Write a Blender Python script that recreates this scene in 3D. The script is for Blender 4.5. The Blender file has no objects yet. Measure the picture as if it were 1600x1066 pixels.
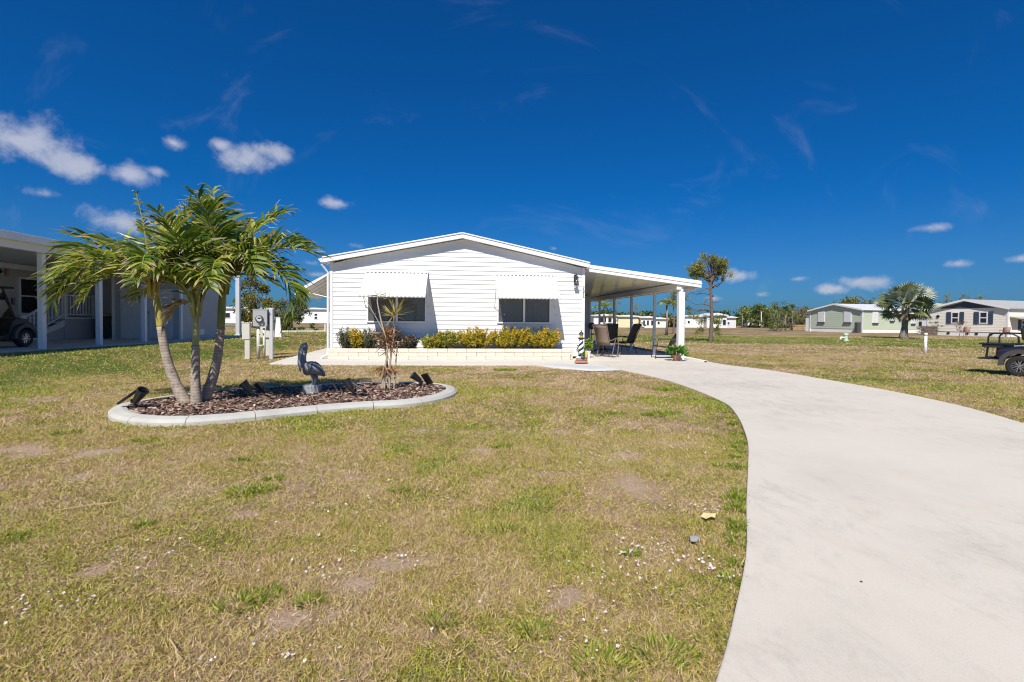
import bpy, math, random
import numpy as np
from mathutils import Vector, Matrix
R = math.radians
SC = bpy.context.scene
COL = SC.collection

# ------------------------------------------------------------------ camera
cam_d = bpy.data.cameras.new('camera')
cam_d.sensor_width = 36.0
cam_d.lens = 16.99
cam_d.shift_y = -0.01075
cam_d.clip_start = 0.05
cam_d.clip_end = 3000
cam = bpy.data.objects.new('camera', cam_d)
COL.objects.link(cam)
cam.matrix_world = Matrix.Translation((0, 0, 1.3)) @ Matrix.Rotation(R(88.8), 4, 'X') @ Matrix.Rotation(R(0.46), 4, 'Z')
SC.camera = cam

# ------------------------------------------------------------------ sky, sun, exposure
SUN_EL, SUN_AZ = 49.5, 193.0            # azimuth of the sun, clockwise from +Y
world = bpy.data.worlds.new('World')
SC.world = world
world.use_nodes = True
wn = world.node_tree
wn.nodes.clear()


def N(nt, typ, **kw):
    n = nt.nodes.new(typ)
    for k, v in kw.items():
        setattr(n, k, v)
    return n


def setin(n, **kw):
    for k, v in kw.items():
        n.inputs[k.replace('_', ' ')].default_value = v
    return n


def math_n(nt, op, a, b=None, clamp=False):
    n = N(nt, 'ShaderNodeMath', operation=op)
    n.use_clamp = clamp
    for i, x in enumerate((a, b)):
        if x is None:
            continue
        if isinstance(x, (int, float)):
            n.inputs[i].default_value = x
        else:
            nt.links.new(x, n.inputs[i])
    return n.outputs[0]


def build_world(nt):
    L = nt.links.new
    sky = N(nt, 'ShaderNodeTexSky', sky_type='NISHITA')
    sky.sun_disc = False
    sky.sun_elevation = R(SUN_EL)
    sky.sun_rotation = R(SUN_AZ)
    sky.altitude = 0
    sky.air_density = 1.0
    sky.dust_density = 0.7
    sky.ozone_density = 3.5
    # deep, polarised-looking blue: the sky's own colour raised in contrast and saturation
    g = N(nt, 'ShaderNodeGamma')
    g.inputs[1].default_value = 0.92
    L(sky.outputs[0], g.inputs[0])
    tint = N(nt, 'ShaderNodeMix', data_type='RGBA', blend_type='MULTIPLY')
    tint.inputs[0].default_value = 1.0
    L(g.outputs[0], tint.inputs[6])
    tint.inputs[7].default_value = (0.028, 0.31, 0.67, 1)
    # paler, less saturated air towards the horizon, all the way round
    tcz = N(nt, 'ShaderNodeTexCoord')
    sz = N(nt, 'ShaderNodeSeparateXYZ'); L(tcz.outputs['Generated'], sz.inputs[0])
    hz = N(nt, 'ShaderNodeMapRange', interpolation_type='SMOOTHSTEP'); L(sz.outputs[2], hz.inputs[0])
    hz.inputs[1].default_value = 0.0; hz.inputs[2].default_value = 0.26
    tm = N(nt, 'ShaderNodeMix', data_type='RGBA'); L(hz.outputs[0], tm.inputs[0])
    tm.inputs[6].default_value = (0.125, 0.33, 0.62, 1); tm.inputs[7].default_value = (0.022, 0.31, 0.67, 1)
    L(tm.outputs[2], tint.inputs[7])
    # clouds: directions in degrees (azimuth from +Y, elevation)
    tc = N(nt, 'ShaderNodeTexCoord')
    sep = N(nt, 'ShaderNodeSeparateXYZ')
    L(tc.outputs['Generated'], sep.inputs[0])
    az = math_n(nt, 'MULTIPLY', math_n(nt, 'ARCTAN2', sep.outputs[0], sep.outputs[1]), 57.2958)
    el = math_n(nt, 'MULTIPLY', math_n(nt, 'ARCSINE', sep.outputs[2]), 57.2958)
    co = N(nt, 'ShaderNodeCombineXYZ')
    L(az, co.inputs[0]); L(el, co.inputs[1])
    nz = setin(N(nt, 'ShaderNodeTexNoise'), Scale=17.0, Detail=9.0, Roughness=0.62, Distortion=0.25)
    L(tc.outputs['Generated'], nz.inputs['Vector'])
    clouds = [(-45.4, 14.2, 4.6, 2.5, 1.0), (-42.3, 13.1, 2.8, 1.5, .95), (-38.0, 12.9, 2.4, 1.5, .82), (-36.3, 13.6, 1.5, .8, .75),
              (-28.6, 16.3, 2.6, 1.7, .9), (-26.6, 17.1, 2.6, 1.1, .95), (-31.0, 17.0, 1.8, 1.0, .7), (-35.0, 16.3, 1.9, 1.0, .6),
              (-20.0, 12.6, 2.4, .9, .8), (-39.3, 8.6, 4.2, 1.6, .85), (-44.2, 10.3, 3.0, .9, .55), (-18.0, 8.2, 2.2, .8, .45),
              (-22.6, 6.0, 2.2, .7, .5), (-22.0, 4.8, 2.0, .6, .5), (24.9, 4.9, 2.0, .75, .95), (33.4, 3.3, 1.6, .6, .95),
              (35.7, 3.9, 1.9, .75, .95), (27.2, 2.9, 1.5, .6, .5), (22.5, 2.5, 1.6, .6, .4), (40.4, 8.5, 3.4, .7, .5), (42.6, 5.2, 1.5, .5, .7),
              (46.5, 5.3, 2.0, .6, .6), (5.0, 8.4, 1.4, .6, .4), (30.5, 4.4, 1.6, .5, .4),
              (75, 12, 6, 2.4, .9), (-80, 10, 7, 2.5, .9), (120, 16, 6, 2.5, .9), (-130, 14, 7, 2.6, .9), (170, 11, 7, 2.2, .9)]
    best = None
    for (a, e, rx, ry, w) in clouds:
        s = N(nt, 'ShaderNodeVectorMath', operation='SUBTRACT')
        L(co.outputs[0], s.inputs[0]); s.inputs[1].default_value = (a, e, 0)
        m = N(nt, 'ShaderNodeVectorMath', operation='MULTIPLY')
        L(s.outputs[0], m.inputs[0]); m.inputs[1].default_value = (1 / rx, 1 / ry, 0)
        ln = N(nt, 'ShaderNodeVectorMath', operation='LENGTH')
        L(m.outputs[0], ln.inputs[0])
        d = math_n(nt, 'SUBTRACT', w, ln.outputs['Value'])
        best = d if best is None else math_n(nt, 'SMOOTH_MAX', best, d)
        if best is not d:
            best.node.inputs[2].default_value = 0.15
    best = math_n(nt, 'MAXIMUM', best, -1.0)
    nn = math_n(nt, 'MULTIPLY', math_n(nt, 'SUBTRACT', nz.outputs[0], 0.5), 2.6)
    mr = N(nt, 'ShaderNodeMapRange', interpolation_type='SMOOTHSTEP')
    L(math_n(nt, 'ADD', best, nn), mr.inputs[0])
    mr.inputs[1].default_value = -0.10; mr.inputs[2].default_value = 0.95
    mr.inputs[3].default_value = 0.0; mr.inputs[4].default_value = 0.86
    # thin cirrus streaks
    mp = N(nt, 'ShaderNodeMapping')
    mp.inputs['Rotation'].default_value = (0.3, 0.5, 0.7)
    mp.inputs['Scale'].default_value = (1.2, 7.0, 3.0)
    L(tc.outputs['Generated'], mp.inputs[0])
    cz = setin(N(nt, 'ShaderNodeTexNoise'), Scale=2.2, Detail=8.0, Roughness=0.6, Distortion=0.8)
    L(mp.outputs[0], cz.inputs['Vector'])
    cr = N(nt, 'ShaderNodeMapRange', interpolation_type='SMOOTHSTEP')
    L(cz.outputs[0], cr.inputs[0])
    cr.inputs[1].default_value = 0.56; cr.inputs[2].default_value = 0.85
    cr.inputs[3].default_value = 0.0; cr.inputs[4].default_value = 0.16
    mask = math_n(nt, 'MAXIMUM', mr.outputs[0], cr.outputs[0])
    # darker, bluish undersides where the cloud is thick
    nz2 = setin(N(nt, 'ShaderNodeTexNoise'), Scale=30.0, Detail=6.0, Roughness=0.6)
    L(tc.outputs['Generated'], nz2.inputs['Vector'])
    cc = N(nt, 'ShaderNodeMix', data_type='RGBA')
    L(nz2.outputs[0], cc.inputs[0])
    cc.inputs[6].default_value = (2.3, 2.7, 3.7, 1)
    cc.inputs[7].default_value = (4.7, 4.8, 5.4, 1)
    fin = N(nt, 'ShaderNodeMix', data_type='RGBA')
    L(mask, fin.inputs[0]); L(tint.outputs[2], fin.inputs[6]); L(cc.outputs[2], fin.inputs[7])
    bg = N(nt, 'ShaderNodeBackground')
    bg.inputs[1].default_value = 0.10
    L(fin.outputs[2], bg.inputs[0])
    out = N(nt, 'ShaderNodeOutputWorld')
    L(bg.outputs[0], out.inputs[0])


build_world(wn)
sun_d = bpy.data.lights.new('sun', 'SUN')
sun_d.energy = 4.0
sun_d.angle = R(0.53)
sun_d.color = (1.0, 0.94, 0.85)
sun = bpy.data.objects.new('sun', sun_d)
COL.objects.link(sun)
sd = Vector((-math.sin(R(SUN_AZ)) * math.cos(R(SUN_EL)), -math.cos(R(SUN_AZ)) * math.cos(R(SUN_EL)), -math.sin(R(SUN_EL))))
sun.rotation_euler = sd.to_track_quat('-Z', 'Y').to_euler()
sun.location = (-5, -10, 20)
SC.view_settings.view_transform = 'Standard'
SC.view_settings.look = 'None'
SC.view_settings.exposure = 0.55
SC.cycles.use_denoising = True
SC.cycles.filter_width = 1.1
SC.view_settings.gamma = 1.0
SC.view_settings.use_curve_mapping = False

# ------------------------------------------------------------------ helpers
rng = np.random.default_rng(7)
random.seed(7)


class MB:
    def __init__(s):
        s.v = []; s.f = []

    def add(s, vs, fs):
        o = len(s.v)
        s.v += [tuple(p) for p in vs]
        s.f += [tuple(i + o for i in q) for q in fs]
        return s

    def box(s, x0, x1, y0, y1, z0, z1, M=None):
        vs = [Vector(p) for p in ((x0, y0, z0), (x1, y0, z0), (x1, y1, z0), (x0, y1, z0), (x0, y0, z1), (x1, y0, z1), (x1, y1, z1), (x0, y1, z1))]
        if M is not None:
            vs = [M @ p for p in vs]
        return s.add(vs, [(0, 3, 2, 1), (4, 5, 6, 7), (0, 1, 5, 4), (1, 2, 6, 5), (2, 3, 7, 6), (3, 0, 4, 7)])

    def prism(s, poly, y0, y1, axis='y'):
        """polygon (a, b) in XZ extruded along y, or in XY extruded along z, or in YZ along x"""
        n = len(poly)
        if axis == 'y':
            a = [(p[0], y0, p[1]) for p in poly]; b = [(p[0], y1, p[1]) for p in poly]
        elif axis == 'z':
            a = [(p[0], p[1], y0) for p in poly]; b = [(p[0], p[1], y1) for p in poly]
        else:
            a = [(y0, p[0], p[1]) for p in poly]; b = [(y1, p[0], p[1]) for p in poly]
        return s.add(a + b, [tuple(range(n)), tuple(range(2 * n - 1, n - 1, -1))] + [(i, i + n, (i + 1) % n + n, (i + 1) % n) for i in range(n)])

    def tube(s, pts, rad, n=8, cap=True):
        pts = [Vector(p) for p in pts]
        if isinstance(rad, (int, float)):
            rad = [rad] * len(pts)
        o = len(s.v)
        up = None
        for i, p in enumerate(pts):
            t = (pts[min(i + 1, len(pts) - 1)] - pts[max(i - 1, 0)])
            if t.length < 1e-9:
                t = Vector((0, 0, 1))
            t.normalize()
            if up is None:
                up = Vector((1, 0, 0)) if abs(t.x) < 0.8 else Vector((0, 1, 0))
            a = (up - t * up.dot(t)).normalized()
            b = t.cross(a)
            up = a
            for k in range(n):
                q = 2 * math.pi * k / n
                s.v.append(tuple(p + (a * math.cos(q) + b * math.sin(q)) * rad[i]))
        for i in range(len(pts) - 1):
            for k in range(n):
                k2 = (k + 1) % n
                s.f.append((o + i * n + k, o + i * n + k2, o + (i + 1) * n + k2, o + (i + 1) * n + k))
        if cap:
            s.f.append(tuple(o + k for k in range(n))[::-1])
            s.f.append(tuple(o + (len(pts) - 1) * n + k for k in range(n)))
        return s

    def lathe(s, prof, c=(0, 0, 0), n=16, M=None):
        o = len(s.v)
        for r, z in prof:
            for k in range(n):
                q = 2 * math.pi * k / n
                p = Vector((r * math.cos(q), r * math.sin(q), z))
                if M is not None:
                    p = M @ p
                s.v.append((p.x + c[0], p.y + c[1], p.z + c[2]))
        for i in range(len(prof) - 1):
            for k in range(n):
                k2 = (k + 1) % n
                s.f.append((o + i * n + k, o + i * n + k2, o + (i + 1) * n + k2, o + (i + 1) * n + k))
        s.f.append(tuple(o + k for k in range(n))[::-1])
        s.f.append(tuple(o + (len(prof) - 1) * n + k for k in range(n)))
        return s

    def mesh(s, name, mat=None, smooth=False):
        me = bpy.data.meshes.new(name)
        me.from_pydata(s.v, [], s.f)
        me.validate()
        if mat:
            me.materials.append(mat)
        if smooth:
            me.polygons.foreach_set('use_smooth', [True] * len(me.polygons))
        return me

    def build(s, name, mat, parent=None, loc=(0, 0, 0), rot=(0, 0, 0), smooth=False, bevel=0):
        o = link(name, s.mesh(name, mat, smooth), parent, loc, rot)
        if bevel:
            m = o.modifiers.new('bevel', 'BEVEL')
            m.width = bevel; m.segments = 2; m.limit_method = 'ANGLE'; m.angle_limit = R(40)
        return o


def link(name, me, parent=None, loc=(0, 0, 0), rot=(0, 0, 0), scale=(1, 1, 1)):
    o = bpy.data.objects.new(name, me)
    COL.objects.link(o)
    o.parent = parent
    o.location = loc; o.rotation_euler = rot; o.scale = scale
    return o


def tag(o, label=None, cat=None, group=None, kind=None):
    if label: o['label'] = label
    if cat: o['category'] = cat
    if group: o['group'] = group
    if kind: o['kind'] = kind
    return o


def thing(name, label, cat, loc=(0, 0, 0), rz=0.0, group=None):
    o = bpy.data.objects.new(name, None)
    COL.objects.link(o)
    o.location = loc; o.rotation_euler = (0, 0, rz)
    o.empty_display_size = 0.2
    return tag(o, label, cat, group)


def copy_tree(o, parent=None):
    c = o.copy(); COL.objects.link(c); c.parent = parent
    for ch in list(o.children):
        copy_tree(ch, c)
    return c


def np_mesh(name, V, mat, attrs=None, smooth=False):
    """V: (n, k, 3) array, one k-gon per row"""
    n, k = V.shape[:2]
    me = bpy.data.meshes.new(name)
    me.vertices.add(n * k)
    me.vertices.foreach_set('co', np.ascontiguousarray(V, dtype=np.float32).ravel())
    me.loops.add(n * k)
    me.loops.foreach_set('vertex_index', np.arange(n * k, dtype=np.int32))
    me.polygons.add(n)
    me.polygons.foreach_set('loop_start', np.arange(0, n * k, k, dtype=np.int32))
    me.update(calc_edges=True)
    for a, val in (attrs or {}).items():
        at = me.attributes.new(a, 'FLOAT', 'POINT')
        val = np.asarray(val, dtype=np.float32)
        if val.ndim == 1:
            val = np.repeat(val, k)
        at.data.foreach_set('value', val.ravel())
    me.materials.append(mat)
    return me


def unit(a):
    return a / np.maximum(np.linalg.norm(a, axis=-1, keepdims=True), 1e-9)


def leaf_quads(P, L, W, up=0.3, rg=rng, D=None, fold=0.0):
    """diamond leaves at points P, random directions with an upward bias"""
    n = len(P)
    d = unit(rg.normal(size=(n, 3)) + np.array([0, 0, up])) if D is None else unit(D)
    s = unit(np.cross(d, rg.normal(size=(n, 3))))
    L = np.broadcast_to(np.asarray(L), (n,))[:, None] * (0.7 + 0.6 * rg.random((n, 1)))
    W = np.broadcast_to(np.asarray(W), (n,))[:, None]
    V = np.stack([P, P + d * L * .45 + s * W * .5, P + d * L, P + d * L * .45 - s * W * .5], axis=1)
    return V


def in_poly(x, y, poly):
    poly = np.asarray(poly)
    ins = np.zeros(len(x), bool)
    j = len(poly) - 1
    for i in range(len(poly)):
        xi, yi = poly[i]; xj, yj = poly[j]
        c = ((yi > y) != (yj > y)) & (x < (xj - xi) * (y - yi) / ((yj - yi) or 1e-12) + xi)
        ins ^= c
        j = i
    return ins


def catmull(pts, m=8, closed=True):
    P = [np.array(p, float) for p in pts]
    n = len(P); out = []
    for i in range(n if closed else n - 1):
        if closed:
            a, b, c, d = P[(i - 1) % n], P[i], P[(i + 1) % n], P[(i + 2) % n]
        else:
            a, b, c, d = P[max(i - 1, 0)], P[i], P[i + 1], P[min(i + 2, n - 1)]
        for k in range(m):
            t = k / m
            out.append(0.5 * (2 * b + (c - a) * t + (2 * a - 5 * b + 4 * c - d) * t * t + (3 * b - a - 3 * c + d) * t ** 3))
    if not closed:
        out.append(P[-1])
    return np.array(out)


def terrain(x, y):
    t = np.clip((-9.0 - np.asarray(x, float)) / 2.6, 0, 1)
    return 0.36 * t * t * (3 - 2 * t)


# ------------------------------------------------------------------ materials
def new_mat(name):
    m = bpy.data.materials.new(name)
    m.use_nodes = True
    nt = m.node_tree
    return m, nt, nt.nodes['Principled BSDF']


def ramp(nt, fac, stops):
    r = N(nt, 'ShaderNodeValToRGB')
    el = r.color_ramp.elements
    while len(el) > 1:
        el.remove(el[-1])
    el[0].position = stops[0][0]; el[0].color = (*stops[0][1], 1)
    for p, c in stops[1:]:
        e = el.new(p); e.color = (*c, 1)
    nt.links.new(fac, r.inputs[0])
    return r.outputs[0]


def noise(nt, scale, detail=4.0, rough=0.55, vec=None, dist=0.0):
    n = setin(N(nt, 'ShaderNodeTexNoise'), Scale=scale, Detail=detail, Roughness=rough, Distortion=dist)
    if vec is None:
        vec = N(nt, 'ShaderNodeNewGeometry').outputs['Position']
    nt.links.new(vec, n.inputs['Vector'])
    return n.outputs[0]


def mat(name, c, rough=0.6, var=0.12, scale=6.0, bump=0.0, bscale=40.0, metal=0.0, spec=0.5, dirt=0.0, coord='Object', coat=0.0):
    """plain surface with mottling, fine relief and a little dirt"""
    m, nt, b = new_mat(name)
    L = nt.links.new
    tc = N(nt, 'ShaderNodeTexCoord').outputs[coord]
    f = noise(nt, scale, 6.0, 0.6, tc)
    c = np.array(c)
    col = ramp(nt, f, [(0.25, tuple(c * (1 - var))), (0.75, tuple(np.minimum(c * (1 + var), 0.95)))])
    if dirt:
        f2 = noise(nt, scale * 0.35, 8.0, 0.7, tc)
        mr = N(nt, 'ShaderNodeMapRange'); L(f2, mr.inputs[0])
        mr.inputs[1].default_value = 0.5; mr.inputs[2].default_value = 0.8; mr.inputs[4].default_value = dirt
        mx = N(nt, 'ShaderNodeMix', data_type='RGBA')
        L(mr.outputs[0], mx.inputs[0]); L(col, mx.inputs[6]); mx.inputs[7].default_value = (*(c * 0.45 * np.array([1, .93, .82])), 1)
        col = mx.outputs[2]
    L(col, b.inputs['Base Color'])
    b.inputs['Roughness'].default_value = rough
    b.inputs['Metallic'].default_value = metal
    b.inputs['Specular IOR Level'].default_value = spec
    b.inputs['Coat Weight'].default_value = coat
    if bump:
        bp = N(nt, 'ShaderNodeBump'); bp.inputs['Strength'].default_value = bump; bp.inputs['Distance'].default_value = 0.01
        L(noise(nt, bscale, 5.0, 0.6, tc), bp.inputs['Height']); L(bp.outputs[0], b.inputs['Normal'])
    return m


def leaf_mat(name, stops, rough=0.5, trans=0.25, attr='rnd', tip=None):
    m, nt, b = new_mat(name)
    L = nt.links.new
    a = N(nt, 'ShaderNodeAttribute', attribute_name=attr)
    col = ramp(nt, a.outputs['Fac'], stops)
    if tip:
        t = N(nt, 'ShaderNodeAttribute', attribute_name='tip')
        mr = N(nt, 'ShaderNodeMapRange', interpolation_type='SMOOTHSTEP'); L(t.outputs['Fac'], mr.inputs[0])
        mr.inputs[1].default_value = tip[0]; mr.inputs[2].default_value = tip[1]
        mx = N(nt, 'ShaderNodeMix', data_type='RGBA')
        L(mr.outputs[0], mx.inputs[0]); L(col, mx.inputs[6]); mx.inputs[7].default_value = (*tip[2], 1)
        col = mx.outputs[2]
    L(col, b.inputs['Base Color'])
    b.inputs['Roughness'].default_value = rough
    b.inputs['Specular IOR Level'].default_value = 0.4
    tr = N(nt, 'ShaderNodeBsdfTranslucent'); L(col, tr.inputs[0])
    ms = N(nt, 'ShaderNodeMixShader'); ms.inputs[0].default_value = trans
    L(b.outputs[0], ms.inputs[1]); L(tr.outputs[0], ms.inputs[2])
    L(ms.outputs[0], nt.nodes['Material Output'].inputs[0])
    return m


def lawn_nodes(nt, thatch):
    """colour of the lawn at a place: dry tan, straw, olive and green patches, greener swale and neighbour's lot"""
    L = nt.links.new
    pos = N(nt, 'ShaderNodeNewGeometry').outputs['Position']
    sp = N(nt, 'ShaderNodeSeparateXYZ'); L(pos, sp.inputs[0])
    flat = N(nt, 'ShaderNodeCombineXYZ'); L(sp.outputs[0], flat.inputs[0]); L(sp.outputs[1], flat.inputs[1])
    v = flat.outputs[0]
    a = noise(nt, 0.42, 5.0, 0.6, v, 0.4)
    b = noise(nt, 2.3, 5.0, 0.65, v, 0.3)
    c = noise(nt, 13.0, 4.0, 0.6, v)
    t = math_n(nt, 'ADD', math_n(nt, 'MULTIPLY', a, 0.85), math_n(nt, 'ADD', math_n(nt, 'MULTIPLY', b, 0.62), math_n(nt, 'MULTIPLY', c, 0.34)))
    t = math_n(nt, 'ADD', math_n(nt, 'MULTIPLY', math_n(nt, 'SUBTRACT', t, 0.905), 2.6), 0.40)

    def band(x, lo, hi, soft):
        m1 = N(nt, 'ShaderNodeMapRange', interpolation_type='SMOOTHSTEP'); L(x, m1.inputs[0])
        m1.inputs[1].default_value = lo - soft; m1.inputs[2].default_value = lo + soft
        m2 = N(nt, 'ShaderNodeMapRange', interpolation_type='SMOOTHSTEP'); L(x, m2.inputs[0])
        m2.inputs[1].default_value = hi - soft; m2.inputs[2].default_value = hi + soft
        return math_n(nt, 'SUBTRACT', m1.outputs[0], m2.outputs[0])
    wob = math_n(nt, 'MULTIPLY', math_n(nt, 'SUBTRACT', noise(nt, 0.15, 3.0, 0.5, v), 0.5), 5.0)
    q = math_n(nt, 'ADD', math_n(nt, 'ADD', sp.outputs[1], math_n(nt, 'MULTIPLY', sp.outputs[0], 0.3)), math_n(nt, 'MULTIPLY', wob, 0.35))
    right = band(sp.outputs[0], 1.0, 500, 2.0)
    swale = math_n(nt, 'MULTIPLY', band(q, 32.5, 50, 1.2), right)
    field = math_n(nt, 'MULTIPLY', band(q, 55, 900, 7), 1.0)
    left = math_n(nt, 'MULTIPLY', band(math_n(nt, 'ADD', sp.outputs[0], wob), -40, -8.6, 1.6), band(sp.outputs[1], 5.0, 30, 2.5))
    yel = math_n(nt, 'MULTIPLY', band(q, 17, 32.5, 2.0), right)
    rl = math_n(nt, 'MULTIPLY', band(sp.outputs[0], 3.6, 60, 1.0), band(sp.outputs[1], 4, 17, 2.0))
    t = math_n(nt, 'ADD', t, math_n(nt, 'MULTIPLY', swale, 0.42))
    t = math_n(nt, 'ADD', t, math_n(nt, 'MULTIPLY', left, 0.42))
    t = math_n(nt, 'SUBTRACT', t, math_n(nt, 'MULTIPLY', field, 0.0))
    t = math_n(nt, 'SUBTRACT', t, math_n(nt, 'MULTIPLY', yel, 0.06))
    t = math_n(nt, 'ADD', t, math_n(nt, 'MULTIPLY', rl, 0.10))
    if thatch:
        col = ramp(nt, t, [(0.05, (.38, .275, .20)), (0.34, (.31, .215, .13)), (0.52, (.215, .16, .065)), (0.72, (.15, .145, .038)), (1.0, (.085, .12, .022))])
    else:
        col = ramp(nt, t, [(0.05, (.72, .53, .37)), (0.32, (.68, .48, .26)), (0.48, (.59, .46, .15)), (0.62, (.48, .46, .07)), (0.82, (.28, .38, .04)), (1.0, (.15, .27, .025))])
    return col, v


def lawn_mat():
    m, nt, b = new_mat('lawn_soil')
    L = nt.links.new
    col, v = lawn_nodes(nt, True)
    # bare sandy soil where the grass has died
    at = N(nt, 'ShaderNodeAttribute', attribute_name='dirt')
    soil = ramp(nt, noise(nt, 30.0, 6.0, 0.7, v), [(0.3, (.33, .235, .16)), (0.7, (.47, .35, .255))])
    mx = N(nt, 'ShaderNodeMix', data_type='RGBA')
    L(at.outputs['Fac'], mx.inputs[0]); L(col, mx.inputs[6]); L(soil, mx.inputs[7])
    # grain
    g = noise(nt, 70.0, 3.0, 0.7, v)
    gr = N(nt, 'ShaderNodeMapRange'); L(g, gr.inputs[0])
    gr.inputs[1].default_value = 0.25; gr.inputs[2].default_value = 0.75; gr.inputs[3].default_value = 0.62; gr.inputs[4].default_value = 1.3
    m2 = N(nt, 'ShaderNodeMix', data_type='RGBA', blend_type='MULTIPLY'); m2.inputs[0].default_value = 1.0
    L(mx.outputs[2], m2.inputs[6]); L(gr.outputs[0], m2.inputs[7])
    L(m2.outputs[2], b.inputs['Base Color'])
    b.inputs['Roughness'].default_value = 0.95
    b.inputs['Specular IOR Level'].default_value = 0.1
    bp = N(nt, 'ShaderNodeBump'); bp.inputs['Strength'].default_value = 0.7; bp.inputs['Distance'].default_value = 0.03
    L(noise(nt, 24.0, 6.0, 0.7, v), bp.inputs['Height']); L(bp.outputs[0], b.inputs['Normal'])
    return m


def blade_mat():
    m, nt, b = new_mat('grass_blade')
    L = nt.links.new
    col, v = lawn_nodes(nt, False)
    a = N(nt, 'ShaderNodeAttribute', attribute_name='rnd').outputs['Fac']
    own = ramp(nt, a, [(0.0, (.09, .055, .03)), (0.16, (.20, .13, .07)), (0.28, (.84, .68, .48)), (0.50, (.70, .51, .27)), (0.72, (.54, .51, .065)), (1.0, (.22, .36, .025))])
    mx = N(nt, 'ShaderNodeMix', data_type='RGBA'); mx.inputs[0].default_value = 0.58
    L(col, mx.inputs[6]); L(own, mx.inputs[7])
    L(mx.outputs[2], b.inputs['Base Color'])
    b.inputs['Roughness'].default_value = 0.6
    b.inputs['Specular IOR Level'].default_value = 0.25
    tr = N(nt, 'ShaderNodeBsdfTranslucent'); L(mx.outputs[2], tr.inputs[0])
    ms = N(nt, 'ShaderNodeMixShader'); ms.inputs[0].default_value = 0.3
    L(b.outputs[0], ms.inputs[1]); L(tr.outputs[0], ms.inputs[2])
    L(ms.outputs[0], nt.nodes['Material Output'].inputs[0])
    return m


def concrete_mat(name, c, stain=0.35):
    m, nt, b = new_mat(name)
    L = nt.links.new
    pos = N(nt, 'ShaderNodeNewGeometry').outputs['Position']
    c = np.array(c)
    col = ramp(nt, noise(nt, 0.9, 7.0, 0.65, pos), [(0.25, tuple(c * .90)), (0.5, tuple(c)), (0.8, tuple(c * 1.06))])
    # dark scuffs and tyre smears, stretched along the drive
    mp = N(nt, 'ShaderNodeMapping'); mp.inputs['Scale'].default_value = (1.5, 0.8, 1); mp.inputs['Rotation'].default_value = (0, 0, 0.9)
    L(pos, mp.inputs[0])
    s1 = noise(nt, 3.2, 12.0, 0.82, mp.outputs[0], 0.4)
    big = noise(nt, 0.32, 3.0, 0.5, pos)
    mr = N(nt, 'ShaderNodeMapRange', interpolation_type='SMOOTHSTEP')
    L(math_n(nt, 'ADD', math_n(nt, 'MULTIPLY', s1, 0.7), math_n(nt, 'MULTIPLY', big, 0.45)), mr.inputs[0])
    mr.inputs[1].default_value = 0.55; mr.inputs[2].default_value = 0.84; mr.inputs[4].default_value = stain
    mx = N(nt, 'ShaderNodeMix', data_type='RGBA')
    L(mr.outputs[0], mx.inputs[0]); L(col, mx.inputs[6]); mx.inputs[7].default_value = (*(c * .42), 1)
    # brown patches
    s2 = N(nt, 'ShaderNodeMapRange', interpolation_type='SMOOTHSTEP'); L(noise(nt, 1.7, 6.0, 0.6, pos), s2.inputs[0])
    s2.inputs[1].default_value = 0.58; s2.inputs[2].default_value = 0.8; s2.inputs[4].default_value = 0.28
    m2 = N(nt, 'ShaderNodeMix', data_type='RGBA')
    L(s2.outputs[0], m2.inputs[0]); L(mx.outputs[2], m2.inputs[6]); m2.inputs[7].default_value = (*(c * np.array([.80, .72, .62])), 1)
    # specks
    g = N(nt, 'ShaderNodeMapRange'); L(noise(nt, 160.0, 3.0, 0.8, pos), g.inputs[0])
    g.inputs[1].default_value = 0.3; g.inputs[2].default_value = 0.7; g.inputs[3].default_value = 0.90; g.inputs[4].default_value = 1.07
    m3 = N(nt, 'ShaderNodeMix', data_type='RGBA', blend_type='MULTIPLY'); m3.inputs[0].default_value = 1.0
    L(m2.outputs[2], m3.inputs[6]); L(g.outputs[0], m3.inputs[7])
    L(m3.outputs[2], b.inputs['Base Color'])
    b.inputs['Roughness'].default_value = 0.85
    b.inputs['Specular IOR Level'].default_value = 0.25
    bp = N(nt, 'ShaderNodeBump'); bp.inputs['Strength'].default_value = 0.25; bp.inputs['Distance'].default_value = 0.004
    L(noise(nt, 120.0, 4.0, 0.7, pos), bp.inputs['Height']); L(bp.outputs[0], b.inputs['Normal'])
    return m


def glass_mat(name, tint=(0.55, 0.57, 0.58), refl=1.0):
    m, nt, b = new_mat(name)
    L = nt.links.new
    nt.nodes.remove(b)
    tr = N(nt, 'ShaderNodeBsdfTransparent'); tr.inputs[0].default_value = (*tint, 1)
    gl = N(nt, 'ShaderNodeBsdfGlossy'); gl.inputs['Roughness'].default_value = 0.03
    gl.inputs[0].default_value = (refl, refl, refl, 1)
    fr = N(nt, 'ShaderNodeFresnel'); fr.inputs[0].default_value = 1.5
    ms = N(nt, 'ShaderNodeMixShader')
    L(math_n(nt, 'ADD', fr.outputs[0], 0.04), ms.inputs[0]); L(tr.outputs[0], ms.inputs[1]); L(gl.outputs[0], ms.inputs[2])
    L(ms.outputs[0], nt.nodes['Material Output'].inputs[0])
    return m


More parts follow.
